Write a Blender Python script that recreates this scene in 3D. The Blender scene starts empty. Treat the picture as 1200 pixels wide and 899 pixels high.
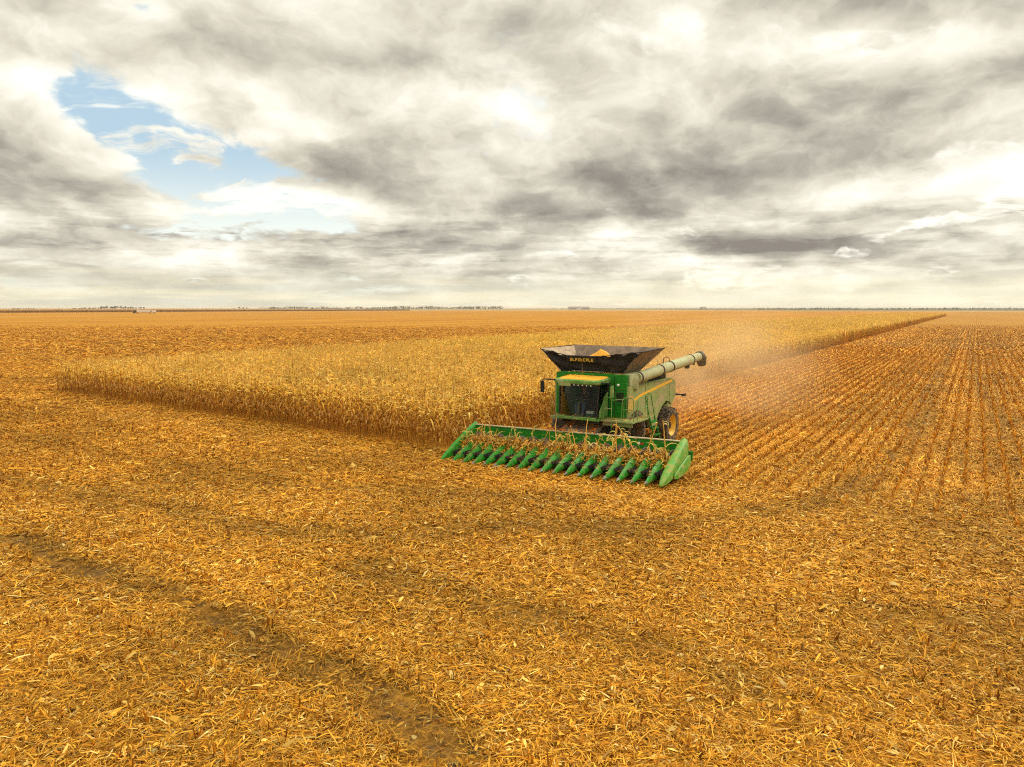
import bpy, bmesh, math
import numpy as np
from mathutils import Vector, Matrix, Euler

R = math.radians
sc = bpy.context.scene
col = sc.collection
rng = np.random.default_rng(7)

# ------------------------------------------------------------------ camera, world, sun, exposure
CAM_H = 6.2
cam = bpy.data.objects.new('camera', bpy.data.cameras.new('camera'))
col.objects.link(cam)
cam.location = (0, 0, CAM_H)
cam.rotation_euler = (R(90 - 6.07), 0, 0)
cam.data.sensor_width = 36
cam.data.lens = 24.99
cam.data.clip_start = 0.1
cam.data.clip_end = 40000
sc.camera = cam
sc.view_settings.view_transform = 'Standard'
sc.view_settings.look = 'None'
sc.view_settings.gamma = 1
sc.view_settings.exposure = 0.22
sc.render.engine = 'CYCLES'
sc.cycles.use_denoising = False
sc.cycles.filter_width = 1.1
sc.cycles.volume_step_rate = 2.0
sc.cycles.volume_max_steps = 96
sc.cycles.max_bounces = 6
sc.cycles.volume_bounces = 1
sc.cycles.transparent_max_bounces = 12

SUN_AZ, SUN_EL = 60.0, 36.0      # compass degrees from +Y towards +X


class NT:
    """small wrapper to write node maths as calls"""
    def __init__(s, tree):
        s.t = tree
        tree.nodes.clear()

    def n(s, kind, **kw):
        nd = s.t.nodes.new(kind)
        for k, v in kw.items():
            setattr(nd, k, v)
        return nd

    def put(s, sock, v):
        if isinstance(v, bpy.types.NodeSocket):
            s.t.links.new(v, sock)
        elif v is not None:
            if hasattr(sock.default_value, '__len__') and not hasattr(v, '__len__'):
                v = (v,) * len(sock.default_value)
            if hasattr(v, '__len__') and len(v) == 3 and len(sock.default_value) == 4:
                v = (*v, 1)
            sock.default_value = v

    def m(s, op, a, b=None, c=None, clamp=False):
        nd = s.n('ShaderNodeMath', operation=op)
        nd.use_clamp = clamp
        for i, v in enumerate((a, b, c)):
            if v is not None:
                s.put(nd.inputs[i], v)
        return nd.outputs[0]

    def v(s, op, a, b=None, out=0):
        nd = s.n('ShaderNodeVectorMath', operation=op)
        s.put(nd.inputs[0], a)
        if b is not None:
            if op == 'SCALE':
                s.put(nd.inputs[3], b)
            else:
                s.put(nd.inputs[1], b)
        return nd.outputs[1 if op in ('LENGTH', 'DOT_PRODUCT', 'DISTANCE') else 0]

    def xyz(s, vec):
        nd = s.n('ShaderNodeSeparateXYZ')
        s.put(nd.inputs[0], vec)
        return nd.outputs[0], nd.outputs[1], nd.outputs[2]

    def comb(s, x, y, z):
        nd = s.n('ShaderNodeCombineXYZ')
        for i, q in enumerate((x, y, z)):
            s.put(nd.inputs[i], q)
        return nd.outputs[0]

    def noise(s, vec, scale, detail=4, rough=.5, dist=0., out=0, dim='3D'):
        nd = s.n('ShaderNodeTexNoise', noise_dimensions=dim)
        s.put(nd.inputs['Vector'], vec)
        s.put(nd.inputs['Scale'], scale)
        s.put(nd.inputs['Detail'], detail)
        s.put(nd.inputs['Roughness'], rough)
        s.put(nd.inputs['Distortion'], dist)
        return nd.outputs[out]

    def sstep(s, x, a, b, lo=0., hi=1.):
        nd = s.n('ShaderNodeMapRange', interpolation_type='SMOOTHSTEP')
        for i, q in enumerate((x, a, b, lo, hi)):
            s.put(nd.inputs[i], q)
        return nd.outputs[0]

    def mix(s, f, a, b, blend='MIX'):
        nd = s.n('ShaderNodeMix', data_type='RGBA', blend_type=blend)
        s.put(nd.inputs[0], f)
        s.put(nd.inputs[6], a)
        s.put(nd.inputs[7], b)
        return nd.outputs[2]

    def ramp(s, f, stops, interp='LINEAR'):
        nd = s.n('ShaderNodeValToRGB')
        nd.color_ramp.interpolation = interp
        el = nd.color_ramp.elements
        el[0].position, el[0].color = stops[0][0], (*stops[0][1], 1)
        el[1].position, el[1].color = stops[-1][0], (*stops[-1][1], 1)
        for p, c in stops[1:-1]:
            e = el.new(p)
            e.color = (*c, 1)
        s.put(nd.inputs[0], f)
        return nd.outputs[0]


world = bpy.data.worlds.new('World')
sc.world = world
world.use_nodes = True


def build_world():
    t = NT(world.node_tree)
    out = t.n('ShaderNodeOutputWorld')
    bg = t.n('ShaderNodeBackground')
    bg.inputs[1].default_value = 0.1
    t.t.links.new(bg.outputs[0], out.inputs[0])
    sky = t.n('ShaderNodeTexSky', sky_type='NISHITA')
    sky.sun_disc = False
    sky.sun_elevation = R(SUN_EL)
    sky.sun_rotation = R(SUN_AZ)
    sky.dust_density = 2.0
    d = t.n('ShaderNodeTexCoord').outputs['Generated']
    x, y, z = t.xyz(d)
    az = t.m('MULTIPLY', t.m('ARCTAN2', x, y), 57.2958)
    el = t.m('MULTIPLY', t.m('ARCSINE', z), 57.2958)

    def blob(a0, e0, sa, se, tilt=0.):
        """soft patch of the sky round azimuth a0, elevation e0"""
        da, de = t.m('SUBTRACT', az, a0), t.m('SUBTRACT', el, e0)
        if tilt:
            c, s_ = math.cos(R(tilt)), math.sin(R(tilt))
            da, de = (t.m('ADD', t.m('MULTIPLY', da, c), t.m('MULTIPLY', de, s_)),
                      t.m('SUBTRACT', t.m('MULTIPLY', de, c), t.m('MULTIPLY', da, s_)))
        q = t.m('ADD', t.m('POWER', t.m('ABSOLUTE', t.m('DIVIDE', da, sa)), 2.), t.m('POWER', t.m('ABSOLUTE', t.m('DIVIDE', de, se)), 2.))
        return t.m('EXPONENT', t.m('MULTIPLY', q, -1.))

    def total(lst):
        acc = None
        for wgt, args in lst:
            b = t.m('MULTIPLY', blob(*args), wgt)
            acc = b if acc is None else t.m('ADD', acc, b)
        return acc

    OFFS = (52., 30.)
    zc = t.m('MAXIMUM', z, 0.0)

    def plane(dz, k=0.10):
        den = t.m('ADD', t.m('MAXIMUM', t.m('ADD', zc, dz), -0.04), k)
        return t.comb(t.m('ADD', t.m('DIVIDE', x, den), OFFS[0]), t.m('ADD', t.m('DIVIDE', y, den), OFFS[1]), 1.7)

    # patches that thin (-) or thicken (+) the cloud deck, as in the sky of that day
    cover = total([(-.215, (-25.5, 11.6, 8.5, 2.0, -24)), (-.10, (-14, 7.6, 4, .8)), (.10, (-11, 9.5, 4, 2.5)), (.10, (-33, 15.5, 4, 1.5)), (-.13, (-26.0, 19.6, 1.8, .8)), (.17, (-38, 20, 8, 4.0)), (.12, (-28, 24, 10, 2.5)), (.10, (-21, 18.5, 4, 1.8)), (.10, (19, 22.5, 11, 2.2)), (.05, (21, 15.5, 8, 1.2)),
                   (-.10, (-14, 6.6, 10, 2.0, -6)), (-.11, (36, 8.0, 4.6, 2.4)), (-.15, (25.5, 17.6, 4.4, 1.5, -8)), (-.08, (26, 5.3, 7, .9)),
                   (-.06, (12, 20.5, 3, 1.3)), (-.04, (15.0, 15.4, 2.6, 1.5)), (.09, (0, 17.3, 4, 1.8)), (.03, (-2, 20.5, 5, 2.)), (.04, (19, 14.2, 4, 1.2)), (.06, (-10, 17.5, 5, 1.4, 10)),
                   (.12, (14, 10.6, 16, 1.9, 2)), (.05, (17, 16.6, 6, 1.5)), (.10, (34, 14.5, 7, 2.2)), (.10, (35, 21, 8, 2.6)), (.08, (4, 18.5, 6, 1.8, -10)),
                   (.15, (19, 4.9, 6, .75)), (.12, (-7, 6.0, 8, 1.2, 8)), (.09, (-34, 7.4, 7, 1.2)), (.08, (5, 7.6, 9, 1.2)), (.07, (-18, 16.5, 8, 1.4, -14)), (.04, (-36, 12, 6, 2)), (.05, (-22, 15.2, 6, 1.0, -20)),
                   (.09, (-35, 4.3, 5, .6)), (.10, (32, 4.5, 3, .5)), (.10, (38.5, 4.4, 2.5, .6)), (.06, (-20, 3.6, 9, .5))])

    def puffs(vec, scale):
        """cauliflower bumps: distance cells over several octaves"""
        nd = t.n('ShaderNodeTexVoronoi', feature='F1', voronoi_dimensions='2D')
        nd.normalize = False
        t.put(nd.inputs['Vector'], vec)
        nd.inputs['Scale'].default_value = scale
        nd.inputs['Detail'].default_value = 3.0
        nd.inputs['Roughness'].default_value = .55
        return t.m('SUBTRACT', 1., nd.outputs['Distance'])

    def dens(dz):
        p, q = plane(dz, .14), plane(dz, .36)
        wv = t.v('SCALE', t.noise(q, 4.0, 4, .6, 0, 1, '2D'), .16)
        n1 = t.noise(t.v('ADD', p, t.v('SCALE', wv, 1.4)), 1.2, 3, .45, dim='2D')
        qq = t.v('ADD', q, wv)
        n2 = t.noise(qq, 4.4, 12, .66, dim='2D')
        n3 = t.m('ADD', t.m('ADD', t.m('MULTIPLY', puffs(qq, 5.6), .28), t.m('MULTIPLY', puffs(q, 2.3), .26)), .16)
        return t.m('ADD', t.m('ADD', t.m('MULTIPLY', n1, .46), t.m('MULTIPLY', n2, .25)), t.m('MULTIPLY', n3, .29))

    d0 = dens(0.)
    dup = dens(.034)
    D = t.m('ADD', t.m('ADD', d0, .028), t.m('MULTIPLY', cover, 1.15))
    alpha = t.sstep(D, .325, .41)
    wq = plane(0., .30)
    wisp = t.noise(t.v('ADD', t.v('MULTIPLY', wq, (1., 1.6, 1.)), t.v('SCALE', t.noise(wq, 3., 3, .5, 0, 1, '2D'), .5)), 4.2, 10, .62, dim='2D')
    alpha = t.m('MAXIMUM', alpha, t.m('MULTIPLY', t.sstep(wisp, .47, .64), .92))
    bars = t.noise(t.comb(t.m('ADD', t.m('MULTIPLY', az, .10), 3.3), t.m('MULTIPLY', el, .80), 0.), 1.25, 9, .62, dim='2D')
    barw = t.m('MULTIPLY', t.sstep(el, 1., 2.6), t.sstep(el, 9., 5.))
    relief = t.m('SUBTRACT', d0, dup)          # > 0: cloud thins upwards, a bright top
    bright = t.m('MULTIPLY', t.ramp(t.m('MULTIPLY', t.m('SUBTRACT', D, .30), 2.5), [(.0, (1.,) * 3), (.22, (.93,) * 3), (.42, (.75,) * 3), (.62, (.54,) * 3), (.82, (.41,) * 3), (1., (.34,) * 3)]), 1.0)
    bright = t.m('ADD', bright, t.m('MULTIPLY', relief, 3.2))
    bright = t.m('SUBTRACT', bright, t.m('MULTIPLY', t.m('MULTIPLY', t.sstep(bars, .46, .60), barw), .19))
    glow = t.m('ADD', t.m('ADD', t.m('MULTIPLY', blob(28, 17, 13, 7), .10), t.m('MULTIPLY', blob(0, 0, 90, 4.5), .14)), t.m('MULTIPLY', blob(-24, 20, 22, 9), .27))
    glow = t.m('ADD', glow, t.m('MULTIPLY', t.sstep(el, 26, 45), .45))  # sky above the view lifted, added for more light on the field
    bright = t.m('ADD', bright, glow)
    bright = t.m('MINIMUM', t.m('MAXIMUM', bright, .16), 1.25)
    ccol = t.ramp(t.m('MULTIPLY', bright, .8), [(.0, (.20, .175, .15)), (.22, (.29, .262, .225)), (.42, (.44, .41, .345)), (.62, (.65, .61, .50)), (.80, (.84, .80, .68)), (1., (1.02, .99, .87))])
    # blue gaps: clear sky, paler towards the horizon
    clear = t.mix(.75, t.v('SCALE', sky.outputs[0], .055), (.52, .71, .84))
    clear = t.mix(t.sstep(el, 12, 4), clear, (.86, .90, .82))
    clear = t.mix(t.m('MULTIPLY', t.sstep(az, -6, 8), .92), clear, (1.12, 1.08, .93))
    low = t.sstep(el, 4.2, .3)
    c = t.mix(alpha, clear, ccol)
    streak = t.noise(t.comb(t.m('MULTIPLY', az, .055), t.m('MULTIPLY', el, .9), 2.), 1.6, 6, .55)
    band = t.mix(t.sstep(streak, .40, .62), (.62, .61, .48), (.84, .77, .55))
    band = t.mix(t.sstep(az, -25, 30), band, t.mix(.5, band, (1.05, .97, .70)))
    c = t.mix(t.m('MULTIPLY', low, .80), c, band)
    # unseen sky overhead and round the sun brightened, added to light the corn
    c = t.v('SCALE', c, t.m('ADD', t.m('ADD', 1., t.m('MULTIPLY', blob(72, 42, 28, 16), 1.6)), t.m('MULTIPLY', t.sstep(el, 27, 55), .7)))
    c = t.mix(t.sstep(z, 0, -.02), c, (.25, .15, .05))
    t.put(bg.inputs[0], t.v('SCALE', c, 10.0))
    world.cycles.sampling_method = 'MANUAL'
    world.cycles.sample_map_resolution = 512


build_world()
sun = bpy.data.objects.new('sun', bpy.data.lights.new('sun', 'SUN'))
col.objects.link(sun)
sun.data.energy = 1.5
sun.data.angle = R(10)
sun.data.color = (1, .93, .80)
sun.rotation_euler = Vector((math.sin(R(SUN_AZ)) * math.cos(R(SUN_EL)), math.cos(R(SUN_AZ)) * math.cos(R(SUN_EL)), math.sin(R(SUN_EL)))).to_track_quat('Z', 'Y').to_euler()

# ------------------------------------------------------------------ directions of the field (crop rows run along ROW)
ROW = np.array([math.sin(R(33)), math.cos(R(33))])
CRS = np.array([math.cos(R(33)), -math.sin(R(33))])


def st(x, y):
    return x * CRS[0] + y * CRS[1], x * ROW[0] + y * ROW[1]


def xy(s, t):
    return s * CRS[0] + t * ROW[0], s * CRS[1] + t * ROW[1]


# ------------------------------------------------------------------ materials
MATS = {}


def material(name, base, rough=.6, metal=0., spec=.4, var=.0, scale=6., dirt=None, dirt_amt=.0, dirt_scale=2.5, attr=None, bump=0., trans=0.):
    m = bpy.data.materials.new(name)
    m.use_nodes = True
    t = NT(m.node_tree)
    out = t.n('ShaderNodeOutputMaterial')
    b = t.n('ShaderNodeBsdfPrincipled')
    t.t.links.new(b.outputs[0], out.inputs[0])
    c = None
    pos = t.n('ShaderNodeTexCoord').outputs['Object']
    if attr:
        a = t.n('ShaderNodeAttribute', attribute_name=attr)
        c = a.outputs['Color']
    elif var or dirt:
        c = t.mix(1., base, base)
    if var:
        nz = t.noise(pos, scale, 5, .6)
        lo, hi = 1 - var, 1 + var
        f = t.sstep(nz, .3, .7, lo, hi)
        c = t.v('SCALE', c, f)
    if dirt:
        nz = t.noise(pos, dirt_scale, 7, .65, .3)
        c = t.mix(t.sstep(nz, .62 - dirt_amt * .5, .78 - dirt_amt * .35), c, dirt)
        t.put(b.inputs['Roughness'], t.sstep(nz, .35, .65, rough, min(1, rough + .3)))
    else:
        b.inputs['Roughness'].default_value = rough
    if c is None:
        b.inputs['Base Color'].default_value = (*base, 1)
    else:
        t.put(b.inputs['Base Color'], c)
    b.inputs['Metallic'].default_value = metal
    b.inputs['Specular IOR Level'].default_value = spec
    if bump:
        bp = t.n('ShaderNodeBump')
        bp.inputs['Strength'].default_value = bump
        t.put(bp.inputs['Height'], t.noise(pos, scale * 2, 4, .6))
        t.t.links.new(bp.outputs[0], b.inputs['Normal'])
    if trans:
        tr = t.n('ShaderNodeBsdfTranslucent')
        t.put(tr.inputs[0], c)
        mx = t.n('ShaderNodeMixShader')
        mx.inputs[0].default_value = trans
        t.t.links.new(b.outputs[0], mx.inputs[1])
        t.t.links.new(tr.outputs[0], mx.inputs[2])
        t.t.links.new(mx.outputs[0], out.inputs[0])
    MATS[name] = m
    return m


DUST = (.34, .24, .11)
material('green_paint', (.008, .18, .008), .42, spec=.25, var=.15, scale=3, dirt=(.10, .15, .03), dirt_amt=.12, dirt_scale=3)
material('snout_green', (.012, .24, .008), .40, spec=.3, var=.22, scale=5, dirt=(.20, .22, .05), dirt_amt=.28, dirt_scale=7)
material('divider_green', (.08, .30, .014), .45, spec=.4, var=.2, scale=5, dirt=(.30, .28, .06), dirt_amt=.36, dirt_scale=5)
material('dusty_green', (.25, .29, .095), .7, spec=.2, var=.12, scale=2, dirt=(.38, .30, .16), dirt_amt=.28, dirt_scale=1.3)
material('pale_green', (.38, .39, .20), .6, spec=.25, var=.1, scale=2, dirt=(.42, .33, .20), dirt_amt=.22, dirt_scale=1.6)
material('cab_green', (.10, .24, .04), .5, spec=.3, var=.2, scale=4, dirt=(.33, .34, .15), dirt_amt=.3)
material('yellow_paint', (.75, .42, .02), .45, spec=.4, var=.1, dirt=(.45, .28, .08), dirt_amt=.15)
material('yellow_dusty', (.52, .34, .06), .7, spec=.2, var=.15, dirt=(.34, .26, .12), dirt_amt=.4)
material('roof_yellow', (.80, .40, .02), .6, spec=.25, var=.14, scale=5, dirt=(.50, .30, .06), dirt_amt=.2)
material('tank_black', (.020, .018, .016), .62, spec=.2, var=.3, scale=3, dirt=(.07, .055, .04), dirt_amt=.22, dirt_scale=1.7)
material('tank_side', (.24, .18, .13), .75, spec=.15, var=.2, scale=3, dirt=(.16, .12, .08), dirt_amt=.3)  # lighter than the black flap: sunlight on the right side put into the colour
material('tank_pale', (.42, .32, .21), .8, spec=.1, var=.2, scale=4, dirt=(.22, .17, .12), dirt_amt=.3)
material('dark_metal', (.030, .026, .020), .7, spec=.2, var=.4, scale=6, dirt=(.12, .08, .04), dirt_amt=.3)
material('trash_metal', (.09, .065, .04), .85, spec=.1, var=.4, scale=8, dirt=(.24, .13, .05), dirt_amt=.4, bump=.3)
material('plate_grey', (.20, .17, .13), .6, spec=.3, var=.3, scale=5, dirt=(.28, .17, .07), dirt_amt=.3)
material('steel', (.22, .21, .19), .5, metal=.5, var=.3, dirt=(.20, .13, .06), dirt_amt=.4)
material('rubber', (.028, .025, .022), .85, spec=.15, var=.3, scale=6, dirt=(.20, .135, .075), dirt_amt=.5, dirt_scale=5, bump=.4)
material('black_plastic', (.015, .015, .015), .5, spec=.3, var=.2)
material('rail_dust', (.42, .36, .20), .8, spec=.1, var=.25, scale=8)
material('white_plastic', (.75, .73, .66), .5)
material('teal_plastic', (.01, .12, .10), .5)
material('lamp_lens', (.85, .83, .75), .15, spec=.6)
material('red_lens', (.5, .03, .02), .2, spec=.6)
material('cab_cloth', (.045, .04, .038), .9, spec=.1)
material('skin', (.48, .27, .18), .6)
material('denim', (.08, .13, .24), .9, spec=.1, var=.2, scale=30)
material('khaki', (.20, .18, .11), .9, spec=.1, var=.2, scale=20)
material('sign_yellow', (.72, .50, .05), .5)
material('kernels', (.80, .36, .02), .6, spec=.3, var=.35, scale=40, bump=.8)
material('plant', (1, 1, 1), .75, spec=.15, attr='tint', trans=.48)
material('straw', (1, 1, 1), .75, spec=.15, attr='tint')
material('bark', (.07, .055, .045), .9, var=.3, scale=5)
material('far_leaf', (.055, .060, .035), .9, spec=.05, var=.3, scale=.5)
material('bare_twigs', (.16, .13, .10), .9, spec=.05, var=.3, scale=.5)
material('far_wall', (.30, .27, .25), .8, var=.1)
material('far_white', (.72, .70, .66), .7, var=.1)
material('far_roof', (.22, .18, .17), .7, var=.1)
material('clod', (.035, .024, .014), .95, spec=.05, var=.4, scale=20, bump=.6)

g = bpy.data.materials.new('cab_glass')
g.use_nodes = True
_t = NT(g.node_tree)
_o = _t.n('ShaderNodeOutputMaterial')
_a = _t.n('ShaderNodeBsdfTransparent')
_a.inputs[0].default_value = (.50, .54, .50, 1)
_b = _t.n('ShaderNodeBsdfGlossy')
_b.inputs['Roughness'].default_value = .04
_f = _t.n('ShaderNodeFresnel')
_f.inputs[0].default_value = 1.3
_m = _t.n('ShaderNodeMixShader')
_t.t.links.new(_f.outputs[0], _m.inputs[0])
_t.t.links.new(_a.outputs[0], _m.inputs[1])
_t.t.links.new(_b.outputs[0], _m.inputs[2])
_t.t.links.new(_m.outputs[0], _o.inputs[0])
MATS['cab_glass'] = g


# ------------------------------------------------------------------ mesh helpers
def tag(o, label=None, cat=None, group=None, kind=None):
    if label: o['label'] = label
    if cat: o['category'] = cat
    if group: o['group'] = group
    if kind: o['kind'] = kind
    return o


def empty(name, loc=(0, 0, 0), rz=0.):
    o = bpy.data.objects.new(name, None)
    col.objects.link(o)
    o.location = loc
    o.rotation_euler = (0, 0, rz)
    o.empty_display_size = .3
    return o


def mesh_np(name, V, Q, mat, colors=None, parent=None, smooth=False):
    """one mesh object from numpy vertices and quads"""
    me = bpy.data.meshes.new(name)
    V = np.ascontiguousarray(V, np.float32)
    Q = np.ascontiguousarray(Q, np.int32)
    k = Q.shape[1]
    me.vertices.add(len(V))
    me.vertices.foreach_set('co', V.ravel())
    me.loops.add(Q.size)
    me.loops.foreach_set('vertex_index', Q.ravel())
    me.polygons.add(len(Q))
    me.polygons.foreach_set('loop_start', np.arange(0, Q.size, k, dtype=np.int32))
    try:
        me.polygons.foreach_set('loop_total', np.full(len(Q), k, np.int32))
    except Exception:
        pass
    if smooth:
        me.polygons.foreach_set('use_smooth', np.ones(len(Q), bool))
    if colors is not None:
        at = me.attributes.new('tint', 'FLOAT_COLOR', 'POINT')
        c4 = np.ones((len(V), 4), np.float32)
        c4[:, :3] = colors
        at.data.foreach_set('color', c4.ravel())
    me.update(calc_edges=True)
    me.materials.append(MATS[mat])
    o = bpy.data.objects.new(name, me)
    col.objects.link(o)
    if parent: o.parent = parent
    return o


class MB:
    """collects shapes and links them as ONE mesh object"""
    def __init__(s):
        s.v, s.f = [], []

    def add(s, V, F):
        n = len(s.v)
        s.v += [tuple(q) for q in V]
        s.f += [tuple(i + n for i in q) for q in F]

    def box(s, x0, x1, y0, y1, z0, z1, M=None):
        V = [(x, y, z) for z in (z0, z1) for y in (y0, y1) for x in (x0, x1)]
        if M is not None: V = [tuple(M @ Vector(q)) for q in V]
        s.add(V, [(0, 2, 3, 1), (4, 5, 7, 6), (0, 1, 5, 4), (2, 6, 7, 3), (0, 4, 6, 2), (1, 3, 7, 5)])
        return s

    def prism(s, poly, a0, a1, axis='x'):
        """polygon extruded along an axis; poly in the other two axes"""
        def P(p, a):
            return {'x': (a, p[0], p[1]), 'y': (p[0], a, p[1]), 'z': (p[0], p[1], a)}[axis]
        n = len(poly)
        V = [P(p, a0) for p in poly] + [P(p, a1) for p in poly]
        F = [tuple(range(n))[::-1], tuple(range(n, 2 * n))] + [(i, (i + 1) % n, n + (i + 1) % n, n + i) for i in range(n)]
        s.add(V, F)
        return s

    def tube(s, pts, r, n=8, cap=True):
        pts = [Vector(p) for p in pts]
        rr = r if hasattr(r, '__len__') else [r] * len(pts)
        V, F = [], []
        up = None
        for i, p in enumerate(pts):
            d = (pts[min(i + 1, len(pts) - 1)] - pts[max(i - 1, 0)]).normalized()
            if up is None:
                up = Vector((0, 0, 1)) if abs(d.z) < .9 else Vector((1, 0, 0))
            a = d.cross(up).normalized()
            b = a.cross(d).normalized()
            up = b
            for k in range(n):
                w = 2 * math.pi * k / n
                V.append(p + (a * math.cos(w) + b * math.sin(w)) * rr[i])
        for i in range(len(pts) - 1):
            for k in range(n):
                F.append((i * n + k, i * n + (k + 1) % n, (i + 1) * n + (k + 1) % n, (i + 1) * n + k))
        if cap:
            F.append(tuple(range(n))[::-1])
            F.append(tuple((len(pts) - 1) * n + k for k in range(n)))
        s.add(V, F)
        return s

    def lathe(s, prof, n=24, M=None, axis='x', cap=True):
        """profile of (a along axis, radius)"""
        V, F = [], []
        for a, r in prof:
            for k in range(n):
                w = 2 * math.pi * k / n
                q = Vector((a, r * math.cos(w), r * math.sin(w)))
                if M is not None: q = M @ q
                V.append(q)
        for i in range(len(prof) - 1):
            for k in range(n):
                F.append((i * n + k, (i + 1) * n + k, (i + 1) * n + (k + 1) % n, i * n + (k + 1) % n))
        if cap:
            F.append(tuple(range(n)))
            F.append(tuple((len(prof) - 1) * n + k for k in range(n))[::-1])
        s.add(V, F)
        return s

    def loft(s, secs, closed=True, caps=True):
        n = len(secs[0])
        V = [p for q in secs for p in q]
        F = []
        for i in range(len(secs) - 1):
            for k in range(n if closed else n - 1):
                F.append((i * n + k, i * n + (k + 1) % n, (i + 1) * n + (k + 1) % n, (i + 1) * n + k))
        if caps and closed:
            F.append(tuple(range(n))[::-1])
            F.append(tuple((len(secs) - 1) * n + k for k in range(n)))
        s.add(V, F)
        return s

    def sheet(s, poly, th):
        """flat polygon in space with a thickness along its normal"""
        P = [Vector(p) for p in poly]
        nrm = Vector((0, 0, 0))
        for i in range(len(P)):
            nrm += P[i].cross(P[(i + 1) % len(P)])
        nrm = nrm.normalized() * th
        n = len(P)
        s.add(P + [p - nrm for p in P], [tuple(range(n)), tuple(range(n, 2 * n))[::-1]] + [(i, n + i, n + (i + 1) % n, (i + 1) % n) for i in range(n)])
        return s

    def build(s, name, mat, parent=None, bevel=0., smooth=False, loc=None):
        me = bpy.data.meshes.new(name)
        me.from_pydata(s.v, [], s.f)
        bm = bmesh.new()
        bm.from_mesh(me)
        bmesh.ops.recalc_face_normals(bm, faces=bm.faces)
        if bevel:
            es = [e for e in bm.edges if len(e.link_faces) == 2 and e.calc_face_angle(0) > .5]
            bmesh.ops.bevel(bm, geom=es, offset=bevel, segments=2, affect='EDGES', profile=.6, clamp_overlap=True)
        bm.to_mesh(me)
        bm.free()
        if smooth:
            for p in me.polygons: p.use_smooth = True
            try:
                me.set_sharp_from_angle(angle=R(40))
            except Exception:
                pass
        me.materials.append(MATS[mat])
        o = bpy.data.objects.new(name, me)
        col.objects.link(o)
        if parent: o.parent = parent
        if loc: o.location = loc
        return o


def vnoise(x, y, cell, seed=0):
    """smooth value noise 0..1 for arrays"""
    r = np.random.default_rng(1000 + seed)
    T = r.random((256, 256))
    a, b = x / cell, y / cell
    i, j = np.floor(a).astype(int), np.floor(b).astype(int)
    u, v = a - i, b - j
    u, v = u * u * (3 - 2 * u), v * v * (3 - 2 * v)
    g_ = lambda p, q: T[p % 256, q % 256]
    return (g_(i, j) * (1 - u) + g_(i + 1, j) * u) * (1 - v) + (g_(i, j + 1) * (1 - u) + g_(i + 1, j + 1) * u) * v


# ------------------------------------------------------------------ layout of the field (metres)
BLK_S0, BLK_S1 = -57.8, -18.6                 # uncut corn block, across the rows
ROWSP = .64                                   # stubble row spacing


def front(s):                                 # t of the cut front edge of the block
    return 23.9 + (BLK_S1 - s) * .042


def in_block(s, t, m=0.):
    return (s > BLK_S0 - m) & (s < BLK_S1 + m) & (t > front(s) - m) & (t < 640)


# wheel tracks as polylines on the ground
TRACKS = [
    ([(-13.4, 18.6), (-10.0, 16.3), (-7.6, 15.0), (-5.9, 13.7), (-4.2, 12.4), (-2.4, 10.9), (-1.1, 9.5)], .40, 1.),
    ([(-18.5, 25.5), (-16.3, 24.3), (-13.0, 22.3), (-10.6, 21.5), (-7.8, 19.5), (-3.7, 18.8), (.5, 19.6), (5.3, 19.9), (9.6, 22.2), (14.0, 26.0), (21.5, 37.0), (38.0, 63.0), (90, 144), (230, 360)], .55, .62),
    ([(23.5, 33.0), (28.5, 41.5), (41.2, 63.0), (92.5, 144), (234, 360)], .4, .5),
    ([(28.0, 36.0), (46.5, 63.0), (98, 144), (240, 360)], .4, .4),
    ([(-3.3, 16.3), (-.8, 14.4), (.7, 13.8), (2.4, 12.4), (3.7, 11.2)], .5, .6),
    ([(-30, 38.0), (-16, 28.8), (-8, 24.6), (2, 22.6)], .5, .45),
    ([(7, 14), (11, 13.2), (16, 15)], .4, .4),
]


def wear(x, y):
    w = np.zeros_like(x)
    for pts, wd, amt in TRACKS:
        d = np.full_like(x, 1e9)
        for (ax, ay), (bx, by) in zip(pts[:-1], pts[1:]):
            vx, vy = bx - ax, by - ay
            k = np.clip(((x - ax) * vx + (y - ay) * vy) / (vx * vx + vy * vy), 0, 1)
            d = np.minimum(d, np.hypot(x - ax - k * vx, y - ay - k * vy))
        d = d + (vnoise(x, y, .9, 3) - .5) * .6 + (vnoise(x, y, .25, 4) - .5) * .35
        w = np.maximum(w, min(amt, 1.) * np.minimum(1., 1.2 * np.exp(-(np.maximum(d, 0) / (wd * 1.2)) ** 2)) * (.55 + .65 * vnoise(x, y, .6, 15)))
    return w


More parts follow.
